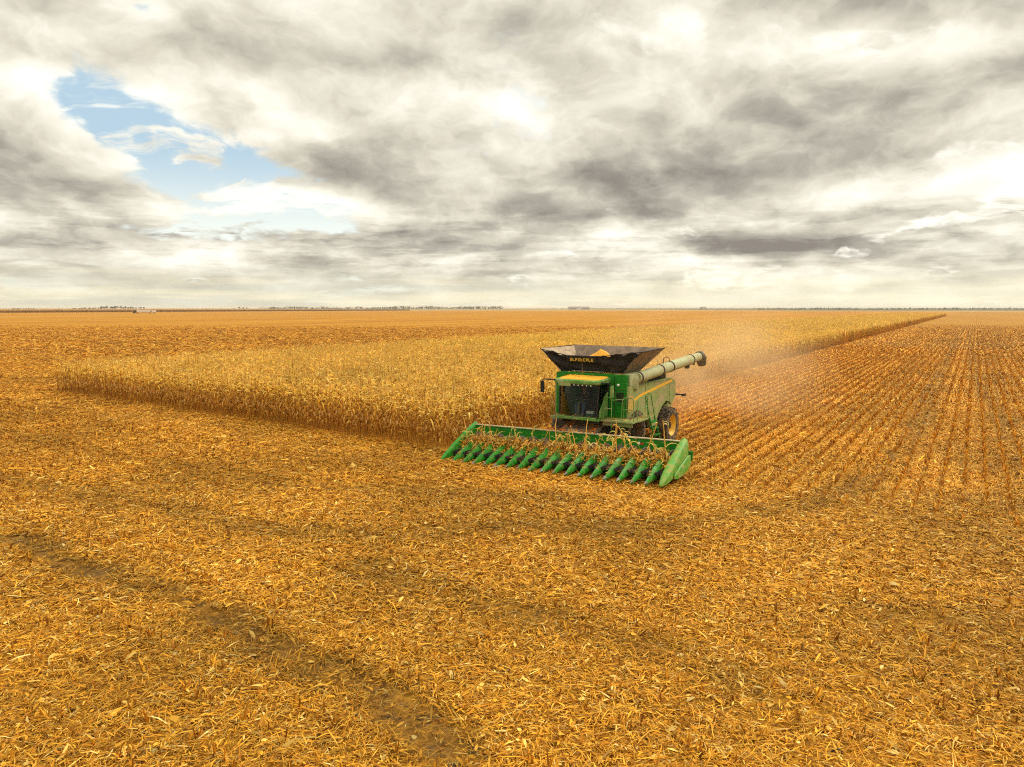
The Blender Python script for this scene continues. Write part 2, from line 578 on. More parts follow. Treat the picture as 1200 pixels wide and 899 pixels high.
# ------------------------------------------------------------------ ground
def build_ground():
    def axis(lo, hi, step, far):
        a = list(np.arange(lo, hi + step, step))
        q = step
        while a[-1] < far:
            q *= 1.45
            a.append(a[-1] + q)
        q = step
        while a[0] > -far:
            q *= 1.45
            a.insert(0, a[0] - q)
        return np.array(a)
    X, Y = axis(-60, 90, .5, 16000), axis(0, 110, .5, 16000)
    gx, gy = np.meshgrid(X, Y)
    V = np.stack([gx.ravel(), gy.ravel(), np.zeros(gx.size)], 1)
    nx, ny = len(X), len(Y)
    i = (np.arange(ny - 1)[:, None] * nx + np.arange(nx - 1)[None]).ravel()
    Q = np.stack([i, i + 1, i + 1 + nx, i + nx], 1)
    m = bpy.data.materials.new('field_soil')
    m.use_nodes = True
    MATS['field_soil'] = m
    w = wear(V[:, 0], V[:, 1])
    o = mesh_np('ground', V, Q, 'field_soil')
    at = o.data.attributes.new('wear', 'FLOAT', 'POINT')
    at.data.foreach_set('value', w.astype(np.float32))
    tag(o, kind='structure')
    t = NT(m.node_tree)
    out = t.n('ShaderNodeOutputMaterial')
    b = t.n('ShaderNodeBsdfPrincipled')
    t.t.links.new(b.outputs[0], out.inputs[0])
    b.inputs['Roughness'].default_value = .9
    b.inputs['Specular IOR Level'].default_value = .1
    pos = t.n('ShaderNodeNewGeometry').outputs['Position']
    x, y, z = t.xyz(pos)
    s_ = t.m('ADD', t.m('MULTIPLY', x, float(CRS[0])), t.m('MULTIPLY', y, float(CRS[1])))
    tt = t.m('ADD', t.m('MULTIPLY', x, float(ROW[0])), t.m('MULTIPLY', y, float(ROW[1])))
    dist = t.v('LENGTH', pos)
    rowpos = t.comb(s_, t.m('MULTIPLY', tt, .35), 0.)
    fine = t.noise(rowpos, 9., 5, .65)
    med = t.noise(rowpos, 1.3, 5, .6)
    big = t.noise(t.comb(t.m('MULTIPLY', s_, .02), t.m('MULTIPLY', tt, .004), 0.), 1.6, 5, .6)
    grit = t.noise(pos, 46., 5, .75)
    fine = t.m('ADD', t.m('MULTIPLY', fine, .45), t.m('MULTIPLY', grit, .55))
    straw = t.ramp(fine, [(.34, (.07, .028, .004)), (.45, (.32, .14, .012)), (.55, (.60, .30, .025)), (.68, (.82, .50, .08))])
    straw = t.mix(t.sstep(med, .35, .7), straw, t.v('MULTIPLY', straw, (.82, .76, .6)))
    straw = t.mix(t.sstep(big, .35, .65), straw, t.v('MULTIPLY', straw, (.88, .82, .7)))
    soil = t.ramp(t.noise(pos, 14., 5, .7), [(.36, (.022, .012, .005)), (.5, (.10, .055, .02)), (.64, (.24, .14, .05))])
    # straw lies in bands between the furrows, right of the block and along the headland
    ph = t.m('COSINE', t.m('MULTIPLY', t.m('ADD', s_, t.m('MULTIPLY', t.noise(rowpos, .8, 2), .25)), 2 * math.pi / ROWSP))
    regA = t.m('MULTIPLY', t.sstep(s_, -19.5, -18.5), t.sstep(tt, 22., 27.))
    furrow = t.m('MULTIPLY', t.sstep(ph, .45, .95), regA)
    cov = t.sstep(t.noise(pos, 3.1, 6, .7), .32, .50)
    cov = t.m('MULTIPLY', cov, t.m('SUBTRACT', 1., t.m('MULTIPLY', furrow, .5)))
    wr = t.n('ShaderNodeAttribute', attribute_name='wear').outputs['Fac']
    cov = t.m('MULTIPLY', cov, t.m('SUBTRACT', 1., t.m('MULTIPLY', wr, .68)))
    far = t.sstep(dist, 60, 220)
    cov = t.m('MAXIMUM', cov, t.m('MULTIPLY', far, t.m('SUBTRACT', 1., t.m('MULTIPLY', furrow, .75))))
    soil = t.mix(t.m('MULTIPLY', wr, .8), soil, t.v('MULTIPLY', soil, (.55, .60, .78)))
    c = t.mix(cov, soil, straw)
    # beyond the block: cut land, darker and redder, with long pale drive lanes
    left = t.m('MULTIPLY', t.sstep(s_, -57., -60.), t.sstep(dist, 60., 140.))
    lane = t.noise(t.comb(t.m('MULTIPLY', s_, .045), t.m('MULTIPLY', tt, .0012), 4.), 2., 3, .5)
    c = t.mix(left, c, t.v('MULTIPLY', c, t.mix(t.sstep(lane, .4, .62), (.90, .84, .55), (1.08, 1.06, .9))))
    # other farms' land towards the horizon
    farland = t.noise(t.comb(t.m('MULTIPLY', x, .0006), t.m('MULTIPLY', y, .0022), 0.), 1., 2, .4)
    fcol = t.ramp(farland, [(.35, (.20, .16, .085)), (.5, (.46, .28, .09)), (.62, (.15, .13, .06))], 'LINEAR')
    c = t.mix(t.sstep(t.m('ADD', dist, t.m('MULTIPLY', t.noise(pos, .002, 2), 600.)), 1650., 1900.), c, fcol)
    olive = t.m('MULTIPLY', t.sstep(t.m('ADD', y, t.m('MULTIPLY', t.noise(pos, .004, 2), 300.)), 1750., 1850.), t.sstep(x, 300., 900.))
    c = t.mix(olive, c, (.085, .080, .032))
    t.put(b.inputs['Base Color'], c)
    bp = t.n('ShaderNodeBump')
    bp.inputs['Strength'].default_value = .5
    bp.inputs['Distance'].default_value = .05
    t.put(bp.inputs['Height'], t.m('ADD', t.m('MULTIPLY', ph, .5), fine))
    t.t.links.new(bp.outputs[0], b.inputs['Normal'])
    return o


# ------------------------------------------------------------------ crop residue: many real leaf, husk and stalk pieces
PAL = np.array([(.76, .38, .035), (.88, .52, .075), (.58, .25, .018), (.92, .66, .20), (.34, .135, .012), (.82, .44, .035), (.66, .34, .05), (.92, .74, .34), (.42, .25, .08)])


def pick_col(n, p):
    c = PAL[rng.choice(len(PAL), n, p=np.array(p) / sum(p))]
    return c * rng.uniform(.45, 1.06, (n, 1)) * (.94, .82, .58)


def strips(pos, yaw, L, W, pitch, bend, roll, colr, two=True):
    """tapered leaf strips: two bent quads each (or one)"""
    n = len(pos)
    a = np.stack([np.cos(yaw) * np.cos(pitch), np.sin(yaw) * np.cos(pitch), np.sin(pitch)], 1)
    sd = np.stack([-np.sin(yaw) * np.cos(roll), np.cos(yaw) * np.cos(roll), np.sin(roll)], 1)
    up = np.cross(a, sd)
    up *= np.sign(up[:, 2:3] + 1e-9)
    p0, p2 = pos - a * (L / 2)[:, None], pos + a * (L / 2)[:, None]
    Wv = W[:, None] / 2
    if two:
        p1 = pos + up * (bend * L)[:, None]
        V = np.stack([p0 - sd * Wv * .6, p0 + sd * Wv * .6, p1 + sd * Wv, p1 - sd * Wv, p2 + sd * Wv * .2, p2 - sd * Wv * .2], 1)
        k = 6
        Q = np.array([[0, 1, 2, 3], [3, 2, 4, 5]])
    else:
        V = np.stack([p0 - sd * Wv * .7, p0 + sd * Wv * .7, p2 + sd * Wv * .5, p2 - sd * Wv * .5], 1)
        k = 4
        Q = np.array([[0, 1, 2, 3]])
    V[..., 2] = np.maximum(V[..., 2], .004)
    F = (np.arange(n)[:, None, None] * k + Q[None]).reshape(-1, 4)
    return V.reshape(-1, 3), F, np.repeat(colr, k, 0)


def join(parts):
    V, F, C, n = [], [], [], 0
    for v, f, c in parts:
        V.append(v); F.append(f + n); C.append(c)
        n += len(v)
    return np.concatenate(V), np.concatenate(F), np.concatenate(C)


def scatter(y0, y1, dens):
    """random ground points in the wedge that the drone overlooks, between two distances"""
    half = lambda q: .82 * q + 9
    n = int(dens * (y1 - y0) * (half(y0) + half(y1)))
    yy = np.sqrt(rng.uniform((y0 + 10.98) ** 2, (y1 + 10.98) ** 2, n)) - 10.98
    xx = rng.uniform(-1, 1, n) * half(yy)
    return xx, yy


def cover_prob(x, y):
    s, t = st(x, y)
    regA = np.clip((s + 19.5), 0, 1) * np.clip((t - 23.5) / 4, 0, 1)
    ra = .5 + .5 * np.cos(2 * np.pi * (s + (vnoise(s, t, 1.2, 5) - .5) * .2) / ROWSP)
    rh = .5 + .5 * np.cos(2 * np.pi * (t + (vnoise(s, t, 2.2, 6) - .5) * .3) / (ROWSP * 1.2))
    p = regA * (.95 - .55 * np.clip(ra * 1.6 - .6, 0, 1)) + (1 - regA) * (.48 + .52 * rh)
    p *= .36 + .95 * vnoise(x, y, .8, 8) * (.6 + .8 * vnoise(x, y, 5., 9))
    w = wear(x, y)
    p *= 1 - .78 * w
    p[in_block(s, t, -.3)] = 0
    return p, regA, w


def build_residue():
    P = []
    lod = [(5.0, 14, 2300, .12, .016, True), (14, 24, 1400, .145, .021, True), (24, 45, 560, .18, .033, False), (45, 90, 150, .25, .058, False), (90, 260, 22, .45, .12, False)]
    for y0, y1, dn, L, W, two in lod:
        x, y = scatter(y0, y1, dn)
        p, regA, w = cover_prob(x, y)
        if y1 > 200: p = p * np.clip((255 - y) / 130, 0, 1)
        k = rng.random(len(x)) < p
        x, y, regA, w = x[k], y[k], regA[k], w[k]
        n = len(x)
        kind = rng.random(n)
        husk = kind < (.045 if y0 < 24 else .03 if y0 < 45 else 0)
        stem = (kind > .07) & (kind < .22)
        Ls = L * np.exp(rng.normal(0, .45, n))
        Ws = W * np.exp(rng.normal(0, .35, n))
        Ls[husk] *= .95; Ws[husk] *= 2.6
        Ls[stem] *= 1.4; Ws[stem] *= .6
        ang = rng.uniform(0, 2 * np.pi, n)
        rowa = math.atan2(ROW[1], ROW[0])
        al = rng.random(n) < (.35 if y0 < 24 else .6 if y0 < 45 else .95) * regA
        ang[al] = rowa + rng.normal(0, .35 if y0 < 45 else .15, al.sum())
        if y0 >= 24:
            # combed by the header: straw gathers along the stubble rows
            s0, t0 = st(x, y)
            off = s0 - np.round(s0 / ROWSP) * ROWSP
            s1 = np.where(regA > .5, s0 + (np.sign(off) * ROWSP / 2 - off) * .35, s0)
            x, y = xy(s1, t0)
        z = rng.uniform(.006, .075, n) + Ls * .05
        pos = np.stack([x, y, z], 1)
        c = pick_col(n, [22, 18, 15, 6 if y0 < 24 else 3, 9, 16, 8, 2 if y0 < 24 else 0, 3])
        c[husk] = pick_col(husk.sum(), [2, 8, 0, 8, 0, 5, 1, 3, 0])
        # each pass leaves slightly different straw: broad patches
        c *= (.78 + .44 * vnoise(x, y, 3.1, 12))[:, None]
        c *= (1 - .5 * w)[:, None]          # trampled straw is dirty
        ss, _ = st(x, y)
        c *= (1 - regA + regA * (.92 + .42 * vnoise(ss, ss * 0, 1.9, 14)))[:, None]
        P.append(strips(pos, ang, Ls, Ws, rng.normal(0, .22, n), rng.normal(.03, .06, n), rng.normal(0, .45, n), c, two))
    V, F, C = join(P)
    o = mesh_np('crop_residue', V, F, 'straw', C)
    tag(o, 'chopped golden corn leaves, husks and stems littering the cut field', 'crop residue', kind='stuff')
    # standing stubble: short cut stalks with a torn sheath leaf, in rows
    S = []
    for reg in 'AH':
        if reg == 'A':
            si, tj = np.arange(-29, 120), np.arange(24, 125, .15)
            a, b = np.meshgrid(si * ROWSP, tj)
        else:
            a, b = np.meshgrid(np.arange(-75, 46, .15), np.arange(2, 31) * ROWSP * 1.2 - 3)
        a, b = a.ravel(), b.ravel()
        a = a + rng.normal(0, .035 if reg == 'A' else .07, len(a))
        b = b + rng.normal(0, .07 if reg == 'A' else .045, len(b))
        x, y = xy(a, b)
        k = (y > 4.5) & (np.abs(x) < .82 * y + 9) & (y < 120) & ~in_block(a, b, .2) & (rng.random(len(a)) < (.8 if reg == 'A' else .5)) & (wear(x, y) < .5)
        x, y = x[k], y[k]
        n = len(x)
        hh = rng.uniform(.07, .26, n)
        lean, la = np.abs(rng.normal(0, .25, n)), rng.uniform(0, 6.28, n)
        d = np.stack([np.sin(lean) * np.cos(la), np.sin(lean) * np.sin(la), np.cos(lean)], 1)
        r = rng.uniform(.010, .016, n) * np.clip(y / 22, 1, 2.6)
        base = np.stack([x, y, np.zeros(n)], 1)
        top = base + d * hh[:, None]
        tri = [(math.cos(w), math.sin(w), 0) for w in (0, 2.094, 4.189)]
        VV = np.stack([base + np.array(q) * r[:, None] for q in tri] + [top + np.array(q) * r[:, None] for q in tri], 1).reshape(-1, 3)
        QQ = (np.arange(n)[:, None, None] * 6 + np.array([[0, 1, 4, 3], [1, 2, 5, 4], [2, 0, 3, 5]])[None]).reshape(-1, 4)
        c = pick_col(n, [14, 3, 26, 1, 22, 12, 6, 0, 4]) * (1.28 if reg == 'A' else 1.)
        S.append((VV, QQ, np.repeat(c, 6, 0)))
        for rep_ in range(3):
            an = rng.uniform(0, 6.28, n)
            pos = base + np.stack([np.cos(an) * .05, np.sin(an) * .05, hh * .55], 1)
            S.append(strips(pos, an, hh * rng.uniform(.8, 1.5, n), rng.uniform(.018, .04, n) * np.clip(y / 22, 1, 2.4), rng.uniform(.5, 1.35, n), rng.normal(.1, .1, n), rng.normal(0, .4, n), pick_col(n, [16, 6, 24, 2, 20, 12, 6, 0, 4]) * (1.3 if reg == 'A' else 1.)))
    a, b = np.meshgrid(np.arange(-29, 220) * ROWSP, np.arange(118, 330, .45))
    a, b = a.ravel(), b.ravel()
    b = b + rng.normal(0, .2, len(b))
    x, y = xy(a, b)
    k = (y > 90) & (np.abs(x) < .82 * y + 9) & ~in_block(a, b, .2) & (rng.random(len(a)) < np.clip((330 - b) / 120, 0, 1)) & (wear(x, y) < .5)
    x, y = x[k], y[k]
    n = len(x)
    hh, ww = rng.uniform(.10, .22, n), rng.uniform(.16, .36, n)
    S.append(strips(np.stack([x, y, hh * .5], 1), np.full(n, math.atan2(ROW[1], ROW[0])) + rng.normal(0, .3, n), ww, hh, rng.normal(0, .2, n), np.zeros(n), rng.uniform(.9, 1.5, n), pick_col(n, [14, 3, 26, 1, 22, 12, 6, 0, 4]) * .8, False))
    V, F, C = join(S)
    o = mesh_np('corn_stubble', V, F, 'straw', C)
    tag(o, 'short cut corn stalks left standing in rows on the harvested field', 'stubble', kind='stuff')


# ------------------------------------------------------------------ corn plants
def plant_variant(seed, nl=9, seg=3, lod=0, wide=1.):
    r = np.random.default_rng(seed)
    parts = []
    H = r.uniform(1.95, 2.35)
    lean, la = r.normal(0, .05), r.uniform(0, 6.28)
    def at(z):
        k = z + .12 * z * z * .3
        return np.array([math.cos(la) * lean * k, math.sin(la) * lean * k, z])
    n = 3
    zs = np.linspace(0, H * .93, 4 if lod == 0 else 2)
    V, Q = [], []
    for i, z in enumerate(zs):
        rad = (.018 - .009 * z / H) * wide
        for k in range(n):
            w = 2.094 * k
            V.append(at(z) + np.array([math.cos(w) * rad, math.sin(w) * rad, 0]))
    for i in range(len(zs) - 1):
        for k in range(n):
            Q.append((i * n + k, i * n + (k + 1) % n, (i + 1) * n + (k + 1) % n, (i + 1) * n + k))
    sc_ = np.array((.60, .29, .04)) * r.uniform(.8, 1.15)
    parts.append((np.array(V), np.array(Q), np.tile(sc_, (len(V), 1))))
    lc = [(.96, .66, .12), (.94, .60, .08), (.97, .74, .21), (.88, .50, .05), (.95, .64, .14)]
    plane_a = r.uniform(0, 6.28)
    for j in range(nl):
        z0 = H * (.14 + .84 * ((j + .5) / nl) ** .78) + r.normal(0, .04)
        a = plane_a + math.pi * (j % 2) + r.normal(0, .5)
        L = r.uniform(.34, .66) * (1 - .25 * abs(j / nl - .5))
        W = r.uniform(.050, .088) * wide
        up0 = r.uniform(.1, 1.1)
        droop = r.uniform(2.0, 4.4)
        if j > nl * .55: droop *= .6        # young top leaves stand out flatter
        elif r.random() < .25:
            up0, droop = -.6, 1.2
        p = at(min(z0, H * .95))
        V = []
        side = np.array([-math.sin(a), math.cos(a), 0.])
        tw = r.normal(0, .5)
        ang = up0
        for i in range(seg + 1):
            u = i / seg
            w = W * (.55 + .9 * u * (1 - u) * 2) * (1 - .8 * u ** 3)
            sd = side * math.cos(tw * u * 2) + np.array([0, 0, 1.]) * math.sin(tw * u * 2)
            V += [p - sd * w / 2, p + sd * w / 2]
            p = p + np.array([math.cos(a) * math.cos(ang), math.sin(a) * math.cos(ang), math.sin(ang)]) * (L / seg)
            ang = max(-1.5, ang - droop / seg)
        V = np.array(V)
        V[:, 2] = np.maximum(V[:, 2], .02)
        Q = np.array([(2 * i, 2 * i + 1, 2 * i + 3, 2 * i + 2) for i in range(seg)])
        c = np.array(lc[r.integers(len(lc))]) * r.uniform(.75, 1.12)
        c = c * (np.array((.72, .60, .48)) if j < nl * .4 else np.array((1., 1., 1.)))     # lower leaves withered brown
        parts.append((V, Q, np.tile(c, (len(V), 1))))
    if lod == 0:
        # hanging ear in its pale husk
        z0, a = H * r.uniform(.40, .5), r.uniform(0, 6.28)
        p = at(z0) + np.array([math.cos(a) * .04, math.sin(a) * .04, 0])
        dn = np.array([math.cos(a) * .35, math.sin(a) * .35, -.9])
        V = []
        for u, rad in ((0, .018), (.45, .034), (1, .008)):
            for k in range(4):
                w = 1.571 * k
                V.append(p + dn * .22 * u + np.array([math.cos(w) * rad, math.sin(w) * rad, 0]))
        Q = [(i * 4 + k, i * 4 + (k + 1) % 4, i * 4 + 4 + (k + 1) % 4, i * 4 + 4 + k) for i in range(2) for k in range(4)]
        parts.append((np.array(V), np.array(Q), np.tile(np.array((.84, .60, .24)), (12, 1))))
    # tassel
    for k in range(4 if lod == 0 else 2):
        a = r.uniform(0, 6.28)
        p = at(H * .93)
        tip = p + np.array([math.cos(a) * .10, math.sin(a) * .10, r.uniform(.14, .26)])
        sd = np.array([-math.sin(a), math.cos(a), 0]) * .012 * wide
        parts.append((np.array([p - sd, p + sd, tip + sd, tip - sd]), np.array([(0, 1, 2, 3)]), np.tile(np.array((.74, .44, .10)), (4, 1))))
    return join(parts)


def spread(variants, x, y, sc_, tintv, lean=.05):
    out = []
    vi = rng.integers(len(variants), size=len(x))
    for k, (V, F, C) in enumerate(variants):
        m = np.where(vi == k)[0]
        if not len(m): continue
        a = rng.uniform(0, 6.28, len(m))
        ca, sa = np.cos(a) * sc_[m], np.sin(a) * sc_[m]
        lx, ly = rng.normal(0, lean, len(m)), rng.normal(0, lean, len(m))
        vx = V[None, :, 0] * ca[:, None] - V[None, :, 1] * sa[:, None] + x[m, None] + lx[:, None] * V[None, :, 2]
        vy = V[None, :, 0] * sa[:, None] + V[None, :, 1] * ca[:, None] + y[m, None] + ly[:, None] * V[None, :, 2]
        vz = np.broadcast_to(V[None, :, 2], vx.shape) * sc_[m, None]
        VV = np.stack([vx, vy, vz], 2).reshape(-1, 3)
        FF = (np.arange(len(m))[:, None, None] * len(V) + F[None]).reshape(-1, 4)
        CC = (C[None] * tintv[m, None, None]).reshape(-1, 3)
        out.append((VV, FF, CC))
    return out


def build_corn():
    near = [plant_variant(100 + i, 8, 3) for i in range(14)]
    mid = [plant_variant(200 + i, 8, 2, 1, 1.25) for i in range(10)]
    far = [plant_variant(300 + i, 6, 1, 1, 2.6) for i in range(8)]
    sr = np.arange(BLK_S1 - .25, BLK_S0, -.508)
    parts, edge = [], []
    for t0, t1, step, var, keep in ((22.5, 62, .22, near, 1.), (62, 130, .27, mid, 1.), (130, 330, .5, far, 1.), (330, 640, 1.0, far, 1.)):
        rows = sr if t0 < 300 else sr[::2]
        a, b = np.meshgrid(rows, np.arange(t0, t1, step))
        a, b = a.ravel(), b.ravel()
        a = a + rng.normal(0, .05, len(a))
        b = b + rng.normal(0, .07, len(b))
        k = b > front(a) + rng.normal(0, .15, len(a))
        a, b = a[k], b[k]
        x, y = xy(a, b)
        s_ = rng.normal(1., .07, len(a)) * (1.0 + (.10 * (vnoise(a, b, 5., 20) - .5)))
        tint = (.84 + .26 * vnoise(a, b, 3., 21)) * rng.uniform(.72, 1.18, len(a))
        if var is near:
            # the plants of the cut front edge are objects of their own
            de = b - front(a)
            order = np.lexsort((np.hypot(x, y),))
            first = order[(de[order] < .95)][:300]
            for i in first:
                edge.append((x[i], y[i], s_[i]))
            mask = np.ones(len(a), bool)
            mask[first] = False
            x, y, s_, tint = x[mask], y[mask], s_[mask], tint[mask]
        parts += spread(var, x, y, s_, tint)
    V, F, C = join(parts)
    o = mesh_np('standing_corn', V, F, 'plant', C)
    tag(o, 'block of ripe dry corn still standing, golden leaves and tassels', 'corn crop', kind='stuff')
    meshes = []
    for i, (V, F, C) in enumerate(near):
        q = mesh_np('corn_plant', V, F, 'plant', C)
        meshes.append(q)
    for i, (x, y, s_) in enumerate(edge):
        if i < len(meshes):
            q = meshes[i]
        else:
            q = meshes[i % len(meshes)].copy()
            col.objects.link(q)
        q.location = (x, y, 0)
        q.rotation_euler = (rng.normal(0, .05), rng.normal(0, .05), rng.uniform(0, 6.28))
        q.scale = (s_,) * 3
        tag(q, 'dry golden corn plant in the cut front edge of the uncut block', 'corn plant', 'corn plants along the cut front edge')


# ------------------------------------------------------------------ combine harvester
ORG = Vector((1.09, 26.07, 0))
YAW = R(-33)


def cyl_x(mb, x0, x1, y, z, r, n=20):
    mb.lathe([(x0, r), (x1, r)], n, Matrix.Translation((0, y, z)))


def wheel(parent, x, y, r, w, out, name, lugs=22):
    """tyre with lugs (part) and rim, hub (sub-parts); out = +1 when the outer face looks to +x"""
    M = Matrix.Translation((x, y, r))
    prof = [(-w * .46, r * .58), (-w * .5, r * .72), (-w * .5, r * .86), (-w * .42, r * .95), (-w * .2, r * .975), (w * .2, r * .975), (w * .42, r * .95), (w * .5, r * .86), (w * .5, r * .72), (w * .46, r * .58)]
    mb = MB().lathe(prof + prof[:1], 40, M, cap=False)
    for k in range(lugs):
        for sgn in (-1, 1):
            a = 2 * math.pi * (k + (.5 if sgn > 0 else 0)) / lugs
            Rm = M @ Matrix.Rotation(a, 4, 'X')
            secs = []
            for u, da in ((0., 0.), (.5, .10), (.98, .22)):
                xx = sgn * w * .5 * u
                rr = r * (.96 if u < .8 else .90)
                hgt = r * (1.0 if u < .8 else .965)
                sec = []
                for (dy, rad) in ((-.028, rr), (.028, rr), (.022, hgt), (-.022, hgt)):
                    an = da + dy / r * 1.6
                    sec.append(Rm @ Vector((xx, rad * math.sin(an), rad * math.cos(an))))
                secs.append(sec)
            mb.loft(secs)
    tyre = mb.build(name, 'rubber', parent, smooth=True)
    o = out
    rim = MB().lathe([(-o * w * .1, r * .2), (o * w * .12, r * .22), (o * w * .16, r * .44), (o * w * .42, r * .54), (o * w * .46, r * .585), (o * w * .40, r * .60), (-o * w * .3, r * .57)], 32, M)
    rim.build('rim', 'yellow_paint', tyre, smooth=True)
    if lugs == 24:
        rim_o = bpy.data.objects[tyre.children[0].name]
        rim_o.data.materials[0] = MATS['trash_metal']
    hub = MB().lathe([(o * w * .10, r * .17), (o * w * .30, r * .16), (o * w * .33, r * .10)], 16, M)
    for k in range(8):
        a = k * math.pi / 4
        hub.box(o * w * .12, o * w * .2, -.02, .02, -.02, .02, M @ Matrix.Translation((0, math.cos(a) * r * .3, math.sin(a) * r * .3)))
    hub.build('hub', 'dark_metal', tyre, smooth=True)


def snout_mesh(tipz, x, y0, L, w0, ztop, zbot, mb, n=9, skew=0., tip=.012):
    secs = []
    for i in range(9):
        u = i / 8
        k = u ** .72
        hw = tip + (w0 - tip) * (k if u < .8 else k)
        top = tipz + .03 + (ztop - tipz - .03) * u ** .85
        bot = tipz - .02 + (zbot - tipz + .02) * u
        sec = []
        for j in range(n):
            a = math.pi * j / (n - 1)
            cx, cz = math.cos(a), math.sin(a)
            # ridged arch
            zz = bot + (top - bot) * (cz ** .8 * .55 + .45 * (1 - abs(cx)))
            sec.append((x + skew * u - hw * math.copysign(abs(cx) ** .85, cx), y0 + L * u, zz))
        sec += [(x + skew * u + hw * .9, y0 + L * u, bot - .03), (x + skew * u - hw * .9, y0 + L * u, bot - .03)]
        secs.append(sec)
    mb.loft(secs)


def build_corn_head(root):
    NR, SP = 18, .512
    half = NR * SP / 2
    H = MB()
    # back sheet with stiffeners, trough floor, lower beam
    H.box(-half - .12, half + .12, 2.42, 2.50, .42, 1.16)
    H.box(-half - .12, half + .12, 2.36, 2.418, .76, .80)
    H.box(-half - .12, half + .12, 1.62, 2.417, .36, .41)
    H.box(-half - .1, half + .1, 2.503, 2.72, .30, .62)
    for k in range(12):
        xx = -half + (k + .5) * 2 * half / 12
        H.box(xx - .03, xx + .03, 2.503, 2.60, .624, 1.14)
    head = H.build('corn_head', 'green_paint', root, bevel=.008)
    head.rotation_euler = (0, R(-.9), R(1.8))
    head.location = (0, 0, .06)
    MB().box(-half - .14, half + .14, 2.39, 2.55, 1.163, 1.20).build('top_rail', 'rail_dust', head, bevel=.01)
    # row units: dark gathering decks with chains between the snouts
    ru = MB()
    for k in range(NR):
        xx = -half + (k + .5) * SP
        ru.box(xx - .16, xx - .035, .62, 1.66, .24, .33)
        ru.box(xx + .035, xx + .16, .62, 1.66, .24, .33)
        for q in range(9):
            for sg in (-1, 1):
                ru.box(xx + sg * .05 - .03, xx + sg * .05 + .03, .66 + q * .11, .69 + q * .11, .333, .37)
        ru.box(xx - .2, xx + .2, .95, 1.6, .10, .235)
    ru.build('row_unit_deck', 'dark_metal', head)
    # cross auger with flights
    au = MB()
    cyl_x(au, -half, half, 2.02, .66, .10)
    for sg in (-1, 1):
        secs = []
        N = 150
        for i in range(N + 1):
            u = i / N
            a = u * 2 * math.pi * 7.5 * sg
            xx = sg * (half - .05 - u * (half - .6))
            c, s_ = math.cos(a), math.sin(a)
            secs.append([(xx - .008, 2.02 + .10 * c, .66 + .10 * s_), (xx - .008, 2.02 + .29 * c, .66 + .29 * s_), (xx + .008, 2.02 + .29 * c, .66 + .29 * s_), (xx + .008, 2.02 + .10 * c, .66 + .10 * s_)])
        au.loft(secs)
    au.build('cross_auger', 'steel', head, smooth=True)
    for k in range(NR - 1):
        xx = -half + (k + 1) * SP
        mb = MB()
        snout_mesh(.06, xx, -.05, 1.50, .222, .70, .24, mb)
        sn = mb.build('snout', 'snout_green', head, smooth=True)
        mt = MB()
        mt.loft([[(xx + hw_ * math.cos(q), yy_, .075 + zz_ + hw_ * .8 * math.sin(q)) for q in np.linspace(0, 2 * math.pi, 9)[:-1]] for yy_, hw_, zz_ in ((-.10, .008, -.015), (-.04, .034, 0), (.05, .062, .03))])
        mt.build('wear_tip', 'steel', sn, smooth=True)
        mb = MB()
        secs = []
        for u in (0, .5, 1):
            sec = []
            for j in range(7):
                a = math.pi * j / 6
                sec.append((xx - .20 * math.cos(a) * (1 - .15 * u), 1.475 + .42 * u, .33 + (.31 - .06 * u) * math.sin(a)))
            sec += [(xx + .19, 1.475 + .42 * u, .30), (xx - .19, 1.475 + .42 * u, .30)]
            secs.append(sec)
        mb.loft(secs)
        mb.build('hood', 'green_paint', sn, smooth=True)
    # end dividers
    for sg in (-1, 1):
        xx = sg * (half + .03)
        mb = MB()
        secs = []
        prof = [(-.06, .02, .08, .03), (.06, .075, .16, .04), (.25, .125, .28, .06), (.6, .165, .46, .12), (1.0, .18, .66, .20), (1.5, .185, .90, .28), (2.0, .18, 1.13, .34), (2.5, .175, 1.30, .42), (2.58, .15, 1.29, .50)]
        for yy, hw, top, bot in prof:
            sec = []
            for j in range(11):
                a = math.pi * j / 10
                ca, sa = math.cos(a), math.sin(a)
                ww = hw * (.72 if sg < 0 else 1.)
                sec.append((xx - ww * math.copysign(abs(ca) ** .45, ca), yy, bot + (top - bot) * (sa ** .35 * .86 + .14 * (1 - abs(ca)))))
            sec += [(xx + hw * .6, yy, bot - .02), (xx - hw * .6, yy, bot - .02)]
            secs.append(sec)
        mb.loft(secs)
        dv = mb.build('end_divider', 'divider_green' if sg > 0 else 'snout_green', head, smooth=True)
        mb = MB()
        secs = []
        for yy, hw, top, bot in [(.8, .015, .26, .14), (1.0, .05, .34, .10), (1.5, .065, .50, .12), (2.1, .065, .66, .2), (2.5, .05, .70, .34), (2.62, .02, .66, .42)]:
            sec = []
            for j in range(9):
                a = math.pi * j / 8
                sec.append((xx + sg * .21 - hw * math.cos(a), yy, bot + (top - bot) * math.sin(a) ** .6))
            secs.append(sec)
        mb.loft(secs)
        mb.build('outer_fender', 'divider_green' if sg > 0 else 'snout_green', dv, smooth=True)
    MB().box(half - 1.74, half - 1.64, 2.405, 2.417, .94, 1.03).build('decal', 'white_plastic', head)
    MB().box(half - 1.62, half - 1.50, 2.405, 2.417, .94, 1.01).build('reflector', 'red_lens', head)
    br = MB()
    br.box(half - .15, half + .32, 2.62, 2.72, .72, .80)
    br.box(half + .22, half + .30, 2.60, 2.74, .45, .72)
    br.build('rear_bracket', 'green_paint', head, bevel=.01)
    MB().box(half + .08, half + .20, 2.725, 2.74, .50, .70).build('reflector', 'red_lens', head)
    return head


